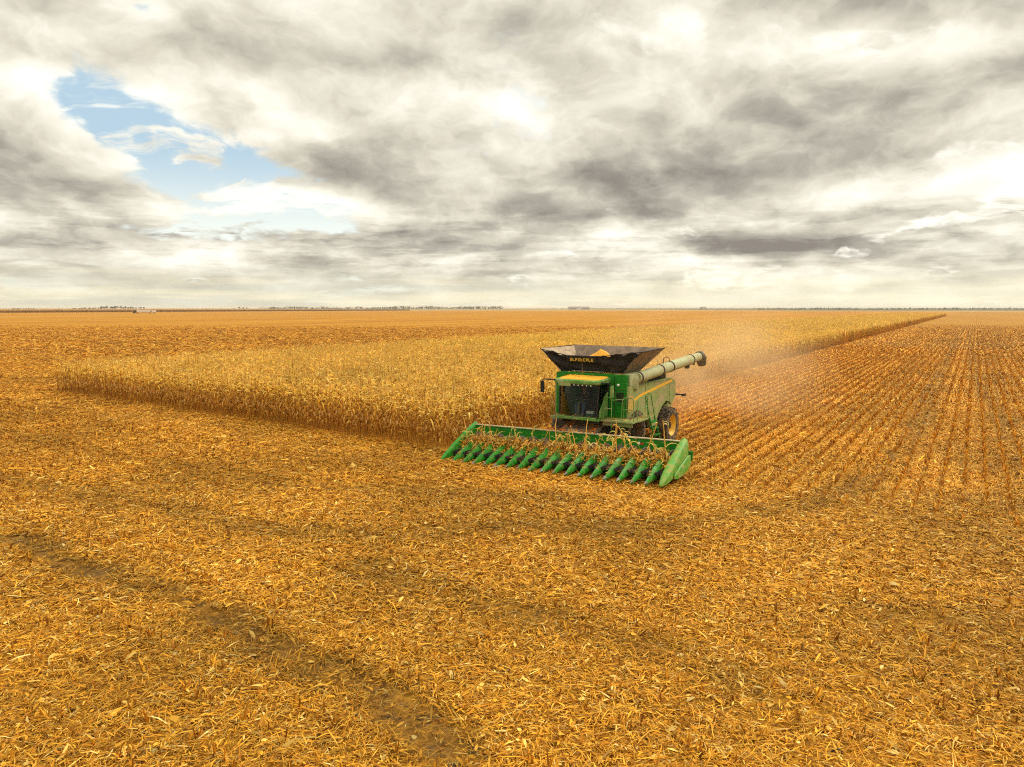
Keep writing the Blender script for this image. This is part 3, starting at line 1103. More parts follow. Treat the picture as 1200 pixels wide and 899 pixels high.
def build_combine():
    root = empty('combine_harvester', ORG, YAW)
    tag(root, 'green combine harvester with open black grain tank and wide corn head', 'combine harvester')
    build_corn_head(root)
    B = -.15
    # feeder house
    fh = MB()
    fh.prism([(2.55, .38), (2.55, 1.02), (4.7, 1.62), (4.7, .9)], B - .78, B + .78, 'x')
    for k in range(5):
        yy = 2.8 + k * .38
        zz = 1.02 + (yy - 2.55) * .279
        fh.box(B - .80, B + .80, yy, yy + .05, zz - .06, zz + .025)
    fh.build('feeder_house', 'plate_grey', root, bevel=.01)
    # axle, gearbox and frame under the machine
    ch = MB()
    ch.box(B - 1.15, B + 1.15, 4.3, 9.1, .95, 1.70)
    ch.box(B - 1.5, B + 1.5, 4.85, 5.35, .72, 1.2)
    ch.box(B - .5, B + .5, 4.4, 5.8, .55, .95)
    ch.box(B - 1.3, B + 1.3, 8.4, 8.8, .62, .95)
    for k in range(9):
        xx = B + .95 + rng.uniform(0, .35)
        yy = 5.9 + k * .3
        ch.box(xx, xx + .18, yy, yy + .22, .8 + rng.uniform(0, .4), 1.3 + rng.uniform(0, .3))
    ch.build('chassis', 'dark_metal', root, bevel=.01)
    # drive belts and pulleys on the side below the panels
    pl = MB()
    for (yy, zz, rr) in ((6.3, 1.35, .28), (7.1, 1.15, .2), (7.7, 1.5, .32), (5.9, 1.0, .16)):
        cyl_x(pl, B + 1.48, B + 1.56, yy, zz, rr)
    pl.build('pulley_set', 'trash_metal', root, smooth=True)
    for sg in (-1, 1):
        wheel(root, B + sg * 1.42, 5.05, .98, .82, sg, 'front_tyre', 24)
        wheel(root, B + sg * 1.74, 8.66, .84, .60, sg, 'rear_tyre', 22)
    # main body block under the tank, behind the cab
    bd = MB()
    bd.box(B - 1.62, B + 1.66, 4.25, 4.9, 1.62, 3.46)
    bd.box(B - 1.5, B + 1.5, 4.9, 9.3, 1.7, 2.95)
    bd.build('body_shell', 'green_paint', root, bevel=.02)
    # long dusty side panels with arched cut-outs over the rear wheels
    for sg in (-1, 1):
        x0 = B + sg * 1.70
        sp = MB()
        poly = [(4.28, 2.99), (9.3, 2.97), (9.75, 2.80), (9.82, 2.1), (9.35, 1.72), (9.0, 1.88), (8.55, 1.98), (8.1, 1.80), (7.6, 1.46), (7.25, .98), (6.75, .95), (6.6, 1.35), (6.35, 1.40), (4.28, 1.66)]
        top = []
        n = len(poly)
        # slight outward belly: outer face lofted in two rings
        cy = sum(p[0] for p in poly) / n
        cz = sum(p[1] for p in poly) / n
        ring = lambda k, dx: [(x0 + sg * dx, cy + (p[0] - cy) * k, cz + (p[1] - cz) * k) for p in poly]
        sp.loft([ring(1., -.12), ring(1., .0), ring(.965, .045)])
        pn = sp.build('side_panel', 'dusty_green', root)
        ys = MB()
        xo = x0 + sg * .046
        pts = [(4.75, 2.36), (5.5, 2.52), (9.25, 2.86)]
        for (a, b) in zip(pts[:-1], pts[1:]):
            w = .055 if a[0] < 5 else .06
            q = [(a[0], a[1] - w), (b[0], b[1] - w), (b[0], b[1] + w), (a[0], a[1] + w)]
            ys.prism(q, xo, xo + sg * .006, 'x')
        ys.build('yellow_stripe', 'yellow_paint', pn)
        sm = MB()
        for yy in (6.05, 8.95):
            sm.box(min(xo, xo + sg * .005), max(xo, xo + sg * .005), yy, yy + .02, 1.75, 2.9)
        sm.build('panel_seam', 'dark_metal', pn)
    MB().prism([(4.24, 1.95), (4.24, 2.62), (4.7, 2.60), (4.95, 2.3), (4.8, 1.95)], B + 1.748, B + 1.756, 'x').build('yellow_panel', 'yellow_dusty', root)
    dt = MB()
    for zz in (2.25, 2.85):
        dt.box(B + .95, B + 1.60, 4.238, 4.2485, zz, zz + .018)
    dt.box(B + 1.12, B + 1.138, 4.238, 4.2485, 1.72, 3.4)
    dt.build('body_seam', 'dark_metal', root)
    lv = MB()
    for k in range(9):
        lv.box(B + 1.22, B + 1.56, 4.225, 4.249, 2.36 + k * .045, 2.385 + k * .045)
    lv.build('vent_grille', 'dark_metal', root)
    hs = MB()
    for k in range(4):
        x_ = B + .9 + k * .09
        hs.tube([(x_, 4.22, 1.60), (x_ + .05, 4.0, 1.35 - .05 * k), (x_ - .1, 3.7, 1.15), (x_ - .3, 3.3, 1.05 + .03 * k), (x_ - .45, 2.75, 1.0)], .022, 6)
    hs.build('hydraulic_hose', 'black_plastic', root, smooth=True)
    # rear hood and straw chopper
    rh = MB()
    rh.prism([(9.0, 1.3), (9.2, 2.9), (9.9, 2.75), (10.15, 2.0), (10.0, 1.1)], B - 1.45, B + 1.45, 'x')
    rh.build('rear_hood', 'dusty_green', root, bevel=.04)
    ck = MB()
    ck.prism([(9.3, .9), (9.3, 1.3), (10.5, 1.25), (10.9, .85)], B - 1.2, B + 1.2, 'x')
    ck.build('straw_chopper', 'dark_metal', root, bevel=.02)
    rd = MB()
    rd.tube([(B + 1.35, 9.9, 2.12), (B + 1.65, 11.1, 1.98)], .04, 8)
    rd.box(B + 1.60, B + 1.72, 10.95, 11.3, 1.92, 2.02)
    rd.build('tail_light_arm', 'black_plastic', root)
    # engine deck on top
    dk = MB()
    dk.box(B - 1.45, B + 1.45, 6.6, 9.2, 2.952, 3.08)
    dk.box(B + .3, B + 1.3, 7.0, 7.9, 3.08, 3.34)
    dk.box(B - 1.2, B - .1, 7.0, 8.9, 3.08, 3.42)
    for k in range(14):
        xx, yy = B + rng.uniform(.6, 1.4), rng.uniform(5.6, 8.9)
        dk.box(xx, xx + rng.uniform(.1, .25), yy, yy + rng.uniform(.1, .3), 2.952, 3.05 + rng.uniform(.02, .12))
    dk.build('engine_deck', 'dark_metal', root, bevel=.01)
    rl = MB()
    for yy in (9.15, 8.2):
        rl.tube([(B + 1.42, yy, 3.0), (B + 1.42, yy, 3.12)], .02, 6)
    rl.tube([(B + 1.42, 7.9, 3.12), (B + 1.42, 9.2, 3.12), (B + .6, 9.25, 3.14)], .03, 8)
    rl.build('deck_rail', 'black_plastic', root)
    # tank: dusty side box, then the folding extension
    tb = MB()
    tb.box(B - 1.5, B + 1.66, 4.905, 6.5, 2.96, 3.50)
    tb.build('tank_base', 'dusty_green', root, bevel=.03)
    F0, F1 = 4.55, 7.35
    zb, zt = 3.47, 4.42
    bl = [(B - 1.62, 4.62), (B + 1.30, 4.62), (B + 1.30, 6.45), (B - 1.62, 6.45)]
    tl = [(B - 2.50, 4.62 - .25), (B + 2.22, 4.62 - .25), (B + 2.10, 7.25), (B - 2.35, 7.25)]
    def P(q, z): return (q[0], q[1], z)
    # front flap: middle folded lower, with corner webs
    m0, m1 = B - 1.15, B + .15
    # front flap: canvas between the corner arms, sagging in folds
    NU, NV = 48, 12
    tx = [(0., B - 2.45, 4.40), (.27, m0 - .05, 4.17), (.58, m1 + .25, 4.18), (1., B + 2.20, 4.41)]
    V, Q = [], []
    for j in range(NV + 1):
        v = j / NV
        for i in range(NU + 1):
            u = i / NU
            topx = np.interp(u, [q[0] for q in tx], [q[1] for q in tx])
            topz = np.interp(u, [q[0] for q in tx], [q[2] for q in tx])
            bx_ = bl[0][0] + (bl[1][0] - bl[0][0]) * u
            fold = .05 * math.sin(u * 31 + v * 5) * math.sin(math.pi * v) * (1 if u < .27 or u > .58 else .3) + .06 * math.sin(u * 9 + v * 9) * math.sin(math.pi * v)
            V.append((bx_ + (topx - bx_) * v, 4.62 - .22 * v + fold, zb + (topz - zb) * v - .05 * math.sin(u * 40) * v * v * (0 if .25 < u < .6 else 1)))
    for j in range(NV):
        for i in range(NU):
            a_ = j * (NU + 1) + i
            Q.append((a_, a_ + 1, a_ + NU + 2, a_ + NU + 1))
    frm = mesh_np('tank_front_flap', np.array(V), np.array(Q), 'tank_black', parent=root, smooth=True)
    sm_ = frm.modifiers.new('thickness', 'SOLIDIFY')
    sm_.thickness = .015
    rt = MB()
    rt.sheet([P(bl[1], zb), P(bl[2], zb), P(tl[2], zt + .02), P(tl[1], zt)], .03)
    rt.build('tank_side_flap', 'tank_side', root)
    wb = MB()
    wb.sheet([P(bl[0], zb), (B - 2.45, 4.40, 4.40), P(tl[0], zt)], .012)
    wb.build('tank_corner_web', 'tank_black', root)
    lf = MB()
    lf.sheet([P(bl[3], zb), P(bl[0], zb), P(tl[0], zt), P(tl[3], zt)], .03)
    lf.build('tank_side_flap', 'tank_pale', root)
    bk = MB()
    bk.sheet([P(bl[2], zb), P(bl[3], zb), P(tl[3], zt + .05), P(tl[2], zt + .03)], .03)
    bk.build('tank_rear_flap', 'tank_side', root)
    rimm = MB()
    rimm.tube([P(tl[0], zt), P(tl[3], zt + .05), P(tl[2], zt + .03), P(tl[1], zt)], .022, 6)
    rimm.tube([(B - 2.45, 4.385, 4.40), (m0 - .05, 4.415, 4.17), (m1 + .25, 4.415, 4.18), P(tl[1], zt)], .02, 6)
    rimm.build('tank_rim', 'tank_black', root, smooth=True)
    sgn = MB()
    sgn.box(-.72, .72, -.03, 0, -.14, .14)
    sg_ = sgn.build('tank_sign', 'black_plastic', root, bevel=.01)
    sg_.location = (B - .5, 4.40, 4.05)
    sg_.rotation_euler = (R(14), 0, 0)
    # the sign's yellow letters are too worn and small to read: a row of blocky strokes
    le = MB()
    for k in range(9):
        gx = -.52 + k * .125
        le.box(gx, gx + .026, -.003, .001, -.065, .065)
        for zz, on in ((.040, k % 3 != 1), (-.012, k % 2 == 0), (-.065, k % 4 != 2)):
            if on: le.box(gx + .027, gx + .085, -.003, .001, zz, zz + .024)
        if k % 3 == 0: le.box(gx + .086, gx + .104, -.003, .001, -.04, .05)
    lt = le.build('lettering', 'sign_yellow')
    lt.parent = sg_
    lt.location = (0, -.036, -.03)
    lb = MB()
    lb.box(B + .72, B + 1.10, 4.545, 4.56, 3.86, 3.93)
    lb.build('warning_label', 'white_plastic', root)
    br = MB()
    br.tube([(B - .5, 4.52, 3.5), (B - .5, 4.46, 3.92)], .015, 6)
    br.box(B - 1.0, B + .5, 4.50, 4.54, 3.50, 3.54)
    br.build('flap_brace', 'plate_grey', root)
    # unloading auger, folded back along the right of the tank
    a0, a1 = Vector((B + 1.75, 5.15, 3.30)), Vector((B + 2.05, 12.0, 3.80))
    d = (a1 - a0).normalized()
    ua = MB().tube([a0 - d * .1, a0 + d * 6.0], .235, 20)
    ua.tube([a0 + d * 6.0, a1], .215, 20)
    an = ua.build('unloading_auger', 'pale_green', root, smooth=True)
    bands = MB()
    for q in (.0, 2.2, 3.3, 5.75):
        bands.tube([a0 + d * q, a0 + d * (q + .09)], .255, 20)
    bands.build('clamp_band', 'dark_metal', an, smooth=True)
    lp = MB().tube([a0 + d * 2.6 + Vector((0, 0, .22)), a0 + d * 2.65 + Vector((0, 0, .46)), a0 + d * 3.0 + Vector((0, 0, .50)), a0 + d * 3.25 + Vector((0, 0, .40)), a0 + d * 3.3 + Vector((0, 0, .22))], .018, 6)
    lp.build('grab_handle', 'dark_metal', an, smooth=True)
    spt = MB()
    e = a1
    spt.tube([e - d * .02, e + d * .14, e + d * .30 + Vector((.03, 0, -.14)), e + d * .40 + Vector((.05, 0, -.46))], [.262, .275, .27, .20], 18)
    spt.build('spout', 'black_plastic', an, smooth=True)
    bx = MB()
    bx.box(e.x - .08, e.x + .10, e.y - 1.75, e.y - 1.55, e.z - .46, e.z - .18)
    bx.box(e.x - .03, e.x + .03, e.y - .75, e.y - .6, e.z - .36, e.z - .18)
    bx.build('work_lamp', 'dark_metal', an)
    el = MB()
    el.tube([(B + 1.55, 4.98, 2.9), (B + 1.62, 5.0, 3.25), (B + 1.75, 5.12, 3.30)], [.30, .30, .26], 16)
    el.box(B + 1.0, B + 1.74, 4.45, 5.35, 2.98, 3.49)
    el.build('auger_elbow', 'pale_green', root, bevel=.02, smooth=True)
    # ---- cab
    cx = B - .03
    fl = MB()
    fl.box(cx - .90, cx + .90, 3.28, 4.24, 1.60, 1.74)
    fl.prism([(3.05, 1.66), (3.05, 1.78), (3.3, 1.78), (3.3, 1.60)], cx - .86, cx + .86, 'x')
    cab = fl.build('cab', 'cab_green', root, bevel=.02)
    bw = MB()
    bw.box(cx - .90, cx - .52, 4.17, 4.245, 1.745, 3.12)
    bw.box(cx + .52, cx + .90, 4.17, 4.245, 1.745, 3.12)
    bw.box(cx - .519, cx + .519, 4.17, 4.245, 1.745, 2.2)
    bw.box(cx - .899, cx - .86, 3.70, 4.165, 1.745, 3.11)
    bw.build('rear_wall', 'green_paint', cab)
    pil = MB()
    wt, wbz, fy_b, fy_t = 3.11, 1.75, 3.22, 3.34
    for sg in (-1, 1):
        pil.tube([(cx + sg * .86, fy_b, wbz), (cx + sg * .90, fy_t, wt)], .035, 6)
        pil.tube([(cx + sg * .89, 4.16, wbz), (cx + sg * .90, 4.16, wt)], .04, 6)
    pil.build('pillar', 'black_plastic', cab)
    ws = MB()
    N = 12
    secs = []
    for zz, yy, hw in ((wbz, fy_b, .83), (2.4, (fy_b + fy_t) / 2, .85), (wt, fy_t, .87)):
        secs.append([(cx - hw + 2 * hw * k / N, yy - .16 * (1 - (2 * k / N - 1) ** 2), zz) for k in range(N + 1)])
    ws.loft(secs, closed=False, caps=False)
    ws.build('windshield', 'cab_glass', cab, smooth=True)
    for sg in (-1, 1):
        dr = MB()
        dr.sheet([(cx + sg * .885, 3.29, wbz), (cx + sg * .895, 4.13, wbz), (cx + sg * .905, 4.13, wt), (cx + sg * .905, 3.38, wt)], .006)
        do = dr.build('side_window', 'cab_glass', cab)
        dp = MB()
        dp.prism([(3.30, 1.75), (4.12, 1.75), (4.12, 2.75), (3.95, 2.7), (3.34, 2.02)], cx + sg * .91, cx + sg * .93, 'x')
        dp.build('door_panel', 'cab_green', do)
    rf = MB()
    secs = []
    for zz, k in ((3.12, .96), (3.16, 1.0), (3.25, 1.0), (3.30, .95)):
        secs.append([(cx + dx * k, 3.68 + dy * k, zz + (.04 if (dy > 0 and zz > 3.2) else 0)) for dx, dy in ((-1.08, -.52), (-.75, -.74), (.75, -.74), (1.02, -.56), (1.02, .55), (-1.08, .55))])
    rf.loft(secs)
    roof = rf.build('roof', 'cab_green', cab, bevel=.01)
    ry = MB()
    secs = []
    for zz, k in ((3.302, 1.), (3.345, .93)):
        secs.append([(cx + dx * k, 3.72 + dy * k, zz + (.04 if dy > 0 else 0)) for dx, dy in ((-.93, -.45), (-.65, -.62), (.70, -.62), (.93, -.45), (.93, .46), (-.95, .46))])
    ry.loft(secs)
    ry.build('roof_panel', 'roof_yellow', roof, bevel=.01)
    for k in range(6):
        xx = cx - .25 + k * .19
        lm = MB().lathe([(0, .02), (.015, .045), (.05, .045)], 12, Matrix.Translation((xx, 2.985, 3.09)) @ Matrix.Rotation(R(90), 4, 'Z'))
        lm.build('work_light', 'lamp_lens', roof, smooth=True)
    vb = MB()
    vb.box(cx - .85, cx + .85, 2.99, 3.25, 3.04, 3.118)
    vb.build('visor', 'black_plastic', roof, bevel=.01)
    vg = MB()
    vg.box(cx - .78, cx - .2, 2.93, 2.985, 3.03, 3.20)
    vg.build('visor_cover', 'cab_green', roof, bevel=.01)
    # mirrors on arms
    for sg, tx, yy in ((-1, -1.02, 3.02), (1, .62, 3.2)):
        ma = MB()
        if sg < 0:
            ma.tube([(cx - .95, 3.15, 3.24), (cx - 1.42, 2.86, 3.27), (cx - 1.46, 2.84, 3.2)], .028, 6)
            mo = ma.build('mirror_arm', 'black_plastic', cab)
            hd = MB().box(cx - 1.53, cx - 1.37, 2.78, 2.86, 2.72, 3.20)
        else:
            ma.tube([(cx + .92, 3.22, 3.19), (cx + 1.28, 3.35, 3.2), (cx + 1.42, 3.42, 3.10)], .028, 6)
            mo = ma.build('mirror_arm', 'black_plastic', cab)
            hd = MB().box(cx + 1.36, cx + 1.50, 3.38, 3.46, 2.62, 3.10)
        hd.build('mirror', 'black_plastic' if sg < 0 else 'cab_green', mo, bevel=.02)
    # interior
    seat = MB()
    seat.box(cx - .27, cx + .27, 3.72, 4.0, 2.02, 2.18)
    seat.box(cx - .25, cx + .25, 4.0, 4.12, 2.14, 2.85)
    seat.box(cx - .14, cx + .14, 3.75, 3.95, 1.745, 2.02)
    seat.build('driver_seat', 'cab_cloth', cab, bevel=.03)
    stc = MB()
    stc.tube([(cx - .05, 3.32, 1.745), (cx - .05, 3.45, 2.36)], [.07, .035], 8)
    ring = [(cx - .05 + .19 * math.cos(a), 3.47 + .16 * math.sin(a), 2.40 + .07 * math.sin(a)) for a in np.linspace(0, 2 * math.pi, 17)]
    stc.tube(ring, .016, 6)
    stc.build('steering_column', 'khaki', cab, smooth=True)
    cs = MB()
    cs.box(cx + .34, cx + .62, 3.55, 4.0, 1.745, 2.28)
    cs.box(cx + .40, cx + .62, 3.42, 3.46, 2.34, 2.56)
    cs.tube([(cx + .5, 3.6, 2.28), (cx + .5, 3.46, 2.36)], .02, 6)
    cs.build('control_console', 'black_plastic', cab, bevel=.01)
    cl = MB().box(cx + .33, cx + .66, 3.30, 3.50, 1.745, 1.90)
    cl.build('cooler_box', 'teal_plastic', cab, bevel=.015)
    MB().box(cx + .34, cx + .65, 3.31, 3.49, 1.902, 2.01).build('cooler_lid', 'white_plastic', cab, bevel=.015)
    # ---- platform, ladder and handrails
    pf = MB()
    pf.box(cx + .905, B + 2.28, 3.50, 4.20, 1.61, 1.68)
    pf.box(B + 1.76, B + 2.28, 4.203, 5.9, 1.60, 1.66)
    pf.box(cx + .94, B + 2.2, 3.62, 3.70, 1.44, 1.608)
    pf.build('platform', 'dusty_green', root, bevel=.01)
    MB().box(cx - 1.45, cx - .905, 3.5, 4.2, 1.56, 1.66).build('platform', 'dusty_green', root, bevel=.01)
    rails = []
    def rail(pts, r=.018):
        if len(pts) > 3 or not rails:
            rails.append(MB())
        rails[-1].tube(pts, r, 6)
    z0 = 1.68
    rail([(cx + 1.02, 3.55, z0), (cx + 1.02, 3.55, 2.55), (cx + 1.05, 3.55, 2.62), (cx + 1.30, 3.55, 2.60), (cx + 1.36, 3.55, 2.5), (cx + 1.36, 3.55, 1.3)])
    rail([(cx + 1.02, 3.55, 2.15), (cx + 1.36, 3.55, 2.15)])
    rail([(B + 1.75, 3.56, z0), (B + 1.80, 3.56, 2.55), (B + 1.85, 3.6, 2.62), (B + 2.2, 3.62, 2.62), (B + 2.25, 3.62, 2.5), (B + 2.26, 3.62, z0)])
    rail([(B + 1.76, 3.56, 2.15), (B + 2.26, 3.62, 2.15)])
    rail([(B + 2.26, 4.0, z0), (B + 2.26, 4.05, 2.5), (B + 2.26, 4.2, 2.6), (B + 2.26, 4.9, 2.6), (B + 2.26, 5.05, 2.5), (B + 2.26, 5.1, z0)])
    rail([(B + 2.26, 4.05, 2.15), (B + 2.26, 5.08, 2.15)])
    rail([(cx + 1.36, 3.55, 2.5), (B + 1.62, 4.1, 2.5), (B + 1.62, 4.1, z0)])
    rail([(cx - 1.40, 3.55, z0), (cx - 1.40, 3.55, 2.5), (cx - 1.30, 3.52, 2.68), (cx - 1.02, 3.5, 2.72), (cx - .98, 3.5, 2.62)])
    rail([(cx - 1.40, 3.55, 2.15), (cx - 1.05, 3.55, 2.15), (cx - 1.05, 3.55, z0)])
    for hr in rails: hr.build('handrail', 'cab_green', root, smooth=True)
    ld = MB()
    ld.tube([(B + 2.30, 5.2, 1.62), (B + 2.42, 5.6, .55)], .03, 6)
    ld.tube([(B + 2.30, 5.75, 1.62), (B + 2.42, 6.15, .55)], .03, 6)
    for k in range(4):
        u = .15 + k * .27
        ld.box(B + 2.22 + .12 * u, B + 2.40 + .12 * u, 5.2 + .4 * u, 5.75 + .4 * u, 1.62 - 1.07 * u - .02, 1.62 - 1.07 * u + .02)
    ld.tube([(B + 2.30, 5.2, 1.62), (B + 2.22, 4.9, 2.6)], .018, 6)
    ld.tube([(B + 2.30, 5.75, 1.62), (B + 2.22, 5.5, 2.6), (B + 2.2, 5.2, 2.68), (B + 2.22, 4.9, 2.6)], .018, 6)
    ld.build('ladder', 'green_paint', root, smooth=True)
    lm = MB().lathe([(0, .03), (.02, .055), (.06, .055)], 14, Matrix.Translation((B + 1.30, 4.19, 3.05)) @ Matrix.Rotation(R(90), 4, 'Z'))
    lm.build('marker_lamp', 'lamp_lens', root, smooth=True)
    return root


def world_pt(p):
    return Matrix.Translation(ORG) @ Matrix.Rotation(YAW, 4, 'Z') @ Vector(p)


def build_grain():
    """corn heaped in the tank"""
    V, Q = [], []
    n, m_ = 28, 12
    for i in range(m_ + 1):
        for k in range(n):
            a = 2 * math.pi * k / n
            u = i / m_
            sx, sy = 1.38, .84
            ca, sa = math.cos(a), math.sin(a)
            V.append((ca * sx * u + .06 * math.sin(9 * u), sa * sy * u, .93 * (1 - u ** .8) ** 1.1 * (1 - .12 * math.exp(-(u / .12) ** 2)) + (.10 * math.sin(3 * a + 7 * u) + .07 * math.sin(7 * a - 9 * u)) * u * (1 - u)))
    for i in range(m_):
        for k in range(n):
            Q.append((i * n + k, i * n + (k + 1) % n, (i + 1) * n + (k + 1) % n, (i + 1) * n + k))
    # skirt
    base = len(V)
    for k in range(n):
        v = V[m_ * n + k]
        V.append((v[0], v[1], v[2] - .15))
    for k in range(n):
        Q.append((m_ * n + k, m_ * n + (k + 1) % n, base + (k + 1) % n, base + k))
    o = mesh_np('grain_heap', np.array(V), np.array(Q), 'kernels', smooth=True)
    o.location = world_pt((-.31, 5.53, 3.62))
    o.rotation_euler = (0, 0, YAW)
    tag(o, 'heap of yellow corn kernels piled in the open tank of the combine', 'grain')


def skin_obj(name, verts, edges, radii, mat, parent=None, sub=1):
    me = bpy.data.meshes.new(name)
    me.from_pydata(verts, edges, [])
    o = bpy.data.objects.new(name, me)
    col.objects.link(o)
    md = o.modifiers.new('skin', 'SKIN')
    for i, r in enumerate(radii):
        me.skin_vertices[0].data[i].radius = (r, r) if not hasattr(r, '__len__') else r
    me.skin_vertices[0].data[0].use_root = True
    md.use_smooth_shade = True
    s2 = o.modifiers.new('sub', 'SUBSURF')
    s2.levels = s2.render_levels = sub
    me.materials.append(MATS[mat])
    if parent: o.parent = parent
    return o


def build_driver():
    """operator seated in the cab, hands at the wheel, facing forward (-y in machine space)"""
    root = empty('person', world_pt((-.18, 3.86, 2.18)), YAW)
    tag(root, 'person in a dark shirt, jeans and cap sitting at the wheel behind the cab glass', 'person')
    V = [(0, 0, .10), (0, .03, .30), (0, .03, .48), (0, .0, .58), (0, -.03, .68), (0, -.04, .80)]
    E = [(i, i + 1) for i in range(5)]
    Rr = [(.13, .11), (.13, .10), (.15, .10), .055, (.075, .09), (.07, .085)]
    def add(p, r, to):
        V.append(p); Rr.append(r); E.append((to, len(V) - 1))
        return len(V) - 1
    for sg in (-1, 1):
        sh = add((sg * .19, .02, .50), .06, 2)
        elb = add((sg * .25, -.10, .28), .045, sh)
        wr = add((sg * .18, -.32, .26), .03, elb)
        pm = add((sg * .165, -.40, .265), (.035, .02), wr)
        for k in range(4):
            f1 = add((sg * .165 + (k - 1.5) * .019, -.445, .268 - .004 * abs(k - 1.5)), .0085, pm)
            add((sg * .165 + (k - 1.5) * .019, -.470, .24), .0075, f1)
        t1 = add((sg * .165 - sg * .04, -.395, .255), .010, wr)
        add((sg * .165 - sg * .05, -.425, .235), .008, t1)
        hp = add((sg * .10, -.02, .06), .09, 0)
        kn = add((sg * .17, -.42, .07), .065, hp)
        an = add((sg * .15, -.50, -.34), .042, kn)
        add((sg * .16, -.63, -.40), .035, an)
    body = skin_obj('body', V, E, Rr, 'skin', root)
    shirt = skin_obj('shirt', [(0, 0, .05), (0, .03, .30), (0, .03, .50), (-.20, .02, .50), (-.255, -.10, .275), (-.19, -.30, .258), (.20, .02, .50), (.255, -.10, .275), (.19, -.30, .258)],
                     [(0, 1), (1, 2), (2, 3), (3, 4), (4, 5), (2, 6), (6, 7), (7, 8)], [(.15, .125), (.15, .115), (.16, .11), .072, .056, .042, .072, .056, .042], 'cab_cloth', root)
    tv, te, tr = [(0, 0, .06)], [], [(.14, .12)]
    for sg in (-1, 1):
        n = len(tv)
        tv += [(sg * .10, -.02, .06), (sg * .17, -.42, .07), (sg * .15, -.50, -.32)]
        te += [(0, n), (n, n + 1), (n + 1, n + 2)]
        tr += [.10, .078, .056]
    skin_obj('trousers', tv, te, tr, 'denim', root)
    cap = MB().lathe([(0, .105), (.05, .10), (.09, .06), (.10, .01)], 16, Matrix.Translation((0, -.035, .77)) @ Matrix.Rotation(R(-90), 4, 'Y'))
    cap.box(-.07, .07, -.20, -.10, .765, .78)
    cap.build('cap', 'khaki', root, smooth=True)
    fc = MB().prism([(-.118, .66), (-.15, .665), (-.12, .72)], -.014, .014, 'x')
    fc.build('nose', 'skin', root)
    for sg in (-1, 1):
        ey_ = MB().lathe([(-.012, .003), (0, .012), (.012, .003)], 8, Matrix.Translation((sg * .03, -.118, .725)))
        ey_.build('eye', 'black_plastic', root, smooth=True)
        er = MB().lathe([(-.01, .012), (.01, .028)], 8, Matrix.Translation((sg * .085, -.03, .70)))
        er.build('ear', 'skin', root, smooth=True)
    return root


def caught_stalk(seed):
    """a torn cornstalk with curled leaves, base at the origin"""
    r = np.random.default_rng(seed)
    V, F, C = [], [], []
    parts = []
    H = r.uniform(.55, 1.15)
    pts = []
    p = np.zeros(3)
    dirn = np.array([r.normal(0, .16), r.normal(.1, .18), 1.])
    for i in range(6):
        pts.append(p.copy())
        dirn = dirn + np.array([r.normal(0, .13), r.normal(0, .13), 0])
        p = p + dirn / np.linalg.norm(dirn) * H / 5
    rad = np.linspace(.020, .009, 6)
    VV, QQ = [], []
    for i, q in enumerate(pts):
        for k in range(4):
            VV.append(q + np.array([math.cos(1.571 * k) * rad[i], math.sin(1.571 * k) * rad[i], 0]))
    for i in range(5):
        for k in range(4):
            QQ.append((i * 4 + k, i * 4 + (k + 1) % 4, i * 4 + 4 + (k + 1) % 4, i * 4 + 4 + k))
    parts.append((np.array(VV), np.array(QQ), np.tile(np.array((.82, .54, .13)) * r.uniform(.85, 1.15), (24, 1))))
    for j in range(r.integers(9, 15)):
        i = min(4, int(r.uniform(0, 5) ** .9)); u = r.random()
        q = pts[i] * (1 - u) + pts[i + 1] * u
        a = r.uniform(0, 6.28)
        L, W = r.uniform(.12, .42), r.uniform(.025, .05)
        ang, dr = r.uniform(-.2, 1.2), r.uniform(1.2, 4.5)
        VV = []
        sd0 = np.array([-math.sin(a), math.cos(a), 0.])
        tw = r.normal(0, 1.)
        for k in range(5):
            w = W * (1 - .2 * k)
            sd = sd0 * math.cos(tw * k * .5) + np.array([0, 0, 1.]) * math.sin(tw * k * .5)
            VV += [q - sd * w / 2, q + sd * w / 2]
            q = q + np.array([math.cos(a) * math.cos(ang), math.sin(a) * math.cos(ang), math.sin(ang)]) * L / 4
            ang -= dr / 4
        pal = [(.90, .66, .17), (.84, .54, .12), (.70, .34, .06), (.66, .62, .17), (.93, .74, .30), (.52, .55, .13)]
        parts.append((np.array(VV), np.array([(2 * k, 2 * k + 1, 2 * k + 3, 2 * k + 2) for k in range(4)]), np.tile(np.array(pal[r.integers(6)]) * r.uniform(.85, 1.15), (10, 1))))
    return join(parts)


ORD = ['first', 'second', 'third', 'fourth', 'fifth', 'sixth', 'seventh', 'eighth', 'ninth', 'tenth', 'eleventh', 'twelfth', 'thirteenth', 'fourteenth', 'fifteenth', 'sixteenth', 'seventeenth', 'eighteenth']


def head_pt(p):
    M = Matrix.Translation(ORG) @ Matrix.Rotation(YAW, 4, 'Z') @ Matrix.Translation((0, 0, .06)) @ Euler((0, R(-.9), R(1.8))).to_matrix().to_4x4()
    return M @ Vector(p)


